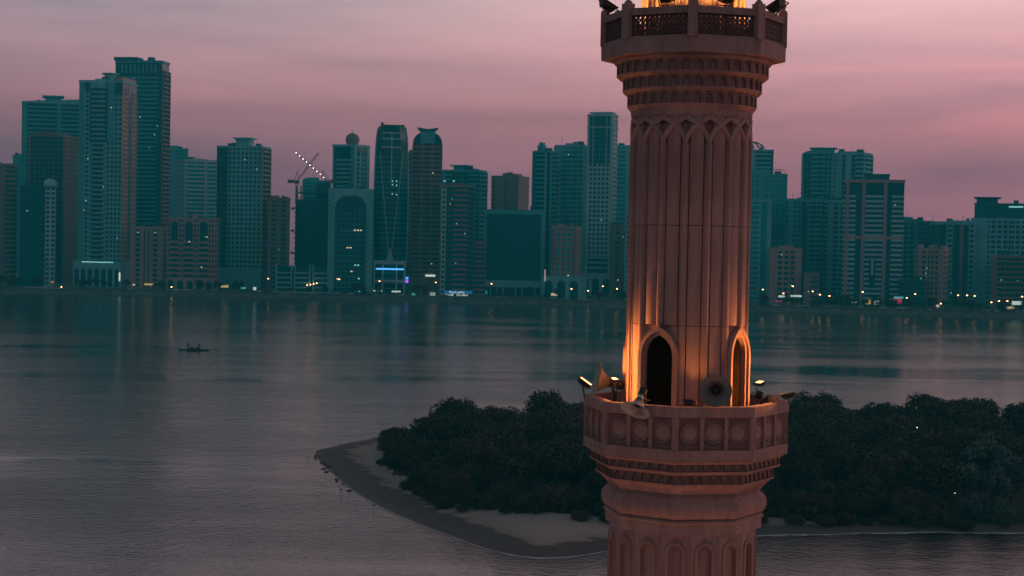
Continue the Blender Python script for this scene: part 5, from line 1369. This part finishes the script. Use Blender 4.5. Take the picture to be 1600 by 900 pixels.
# corniche trees
SMALL = [crown_mesh('crown', 131 + i, 2.6, 2.2, 16, 16, .42, LEAF) for i in range(4)]
STR = [trunk_mesh(20 + i, 2.6, 2.0) for i in range(2)]
xs_ = sorted([random.uniform(-20, 980) for _ in range(46)] + [random.uniform(1165, 1625) for _ in range(44)])
for i, px in enumerate(xs_):
    p = shore_point(px, 470, random.choice((12, 15, 40, 44)))
    s_ = random.uniform(.8, 1.7)
    lb = 'small dark street tree on the corniche, %s' % ('left of the arched glass block' if px < 511 else 'between the arched glass block and the minaret' if px < 1000 else 'between the minaret and the white-banded block' if px < 1330 else 'right of the yellow box sign')
    tree(p.x, p.y, LAND_Z, s_, 1.0, random.choice(SMALL), random.choice(STR), lb, lb[32:], 'street_tree', 2.8)
# parked cars
CARC = [mat('car_' + n, c, .35, .05, 1, spec=.6) for n, c in (('white', (.6, .6, .6)), ('silver', (.3, .3, .31)), ('dark', (.03, .03, .035)), ('red', (.25, .03, .03)))]
TYRE = mat('tyre', (.02, .02, .02), .9)
def car_mesh(m):
    sec = [(-2.2, .35), (-2.25, .75), (-1.7, .92), (-1.1, 1.42), (.55, 1.45), (1.25, .98), (2.1, .82), (2.25, .45), (2.2, .32)]
    return MB().prism(sec, -.86, .86).mesh('car_body', m)
CBM = [car_mesh(m) for m in CARC]
WH = MB().add(*(lambda n: ([(.33*cos(2*pi*k/n), s, .33*sin(2*pi*k/n)) for s in (-.1, .1) for k in range(n)], [tuple(range(n)), tuple(range(2*n-1, n-1, -1))] + [(k, n+k, n+(k+1) % n, (k+1) % n) for k in range(n)]))(10)).mesh('wheel', TYRE)
WNm = MB().prism([(-1.4, .98), (-1.02, 1.37), (.5, 1.39), (1.0, 1.0)], -.875, .875).mesh('side_window', GLASS['black'])
nc = 0
cn_ = ('white', 'silver', 'dark', 'red')
for px in sorted([random.uniform(10, 975) for _ in range(34)] + [random.uniform(1172, 1590) for _ in range(40)]):
    p = shore_point(px, 470, random.choice((21.8, 26, 31, 36.5))); i = random.choices((0, 1, 2, 3), (5, 3, 3, 1))[0]
    side_ = 'left of the minaret' if px < 1000 else 'right of the minaret'
    r = empty('parked_car', (p.x, p.y, LAND_Z - .13), random.choice((0, pi)) + rad(random.uniform(-2, 2)) + atan2(shore_y(p.x + 5) - shore_y(p.x - 5), 10), '%s saloon car on the corniche road, %s' % (cn_[i], side_), 'car', 'cars on the corniche %s' % side_)
    link('car_body', CBM[i], r); link('side_window', WNm, r)
    for wx in (-1.4, 1.4):
        for wy in (-.8, .8): link('wheel', WH, r, loc=(wx, wy, .33))
# pale boat ramp at the far left
a, b_ = PZ(30, 457.5), PZ(82, 459.5)
MB().add([(a.x, a.y - 2, .05), (b_.x, b_.y - 2, .05), (b_.x + 3, b_.y + 12, 3.75), (a.x + 1, a.y + 12, 3.75), (a.x, a.y - 2, -.8), (b_.x, b_.y - 2, -.8), (b_.x + 3, b_.y + 12, -.8), (a.x + 1, a.y + 12, -.8)],
         [(0, 1, 2, 3), (7, 6, 5, 4), (0, 4, 5, 1), (1, 5, 6, 2), (2, 6, 7, 3), (3, 7, 4, 0)]).build('boat_ramp', mat('ramp_concrete', (.42, .40, .39), .9, .15, .3), kind='structure')

# ------------------------------------------------------------------ haze
hm = bpy.data.materials.new('haze'); hm.use_nodes = True
hn = hm.node_tree.nodes; hn.clear()
ho = hn.new('ShaderNodeOutputMaterial'); pv = hn.new('ShaderNodeVolumePrincipled')
pv.inputs['Color'].default_value = (0.02, 0.92, 0.95, 1)
pv.inputs['Density'].default_value = 0.00029
pv.inputs['Anisotropy'].default_value = 0.0
hm.node_tree.links.new(pv.outputs[0], ho.inputs['Volume'])
MB().box(-2510, 2510, -310, 2260, -2.6, 172).build('haze', hm, kind='stuff')
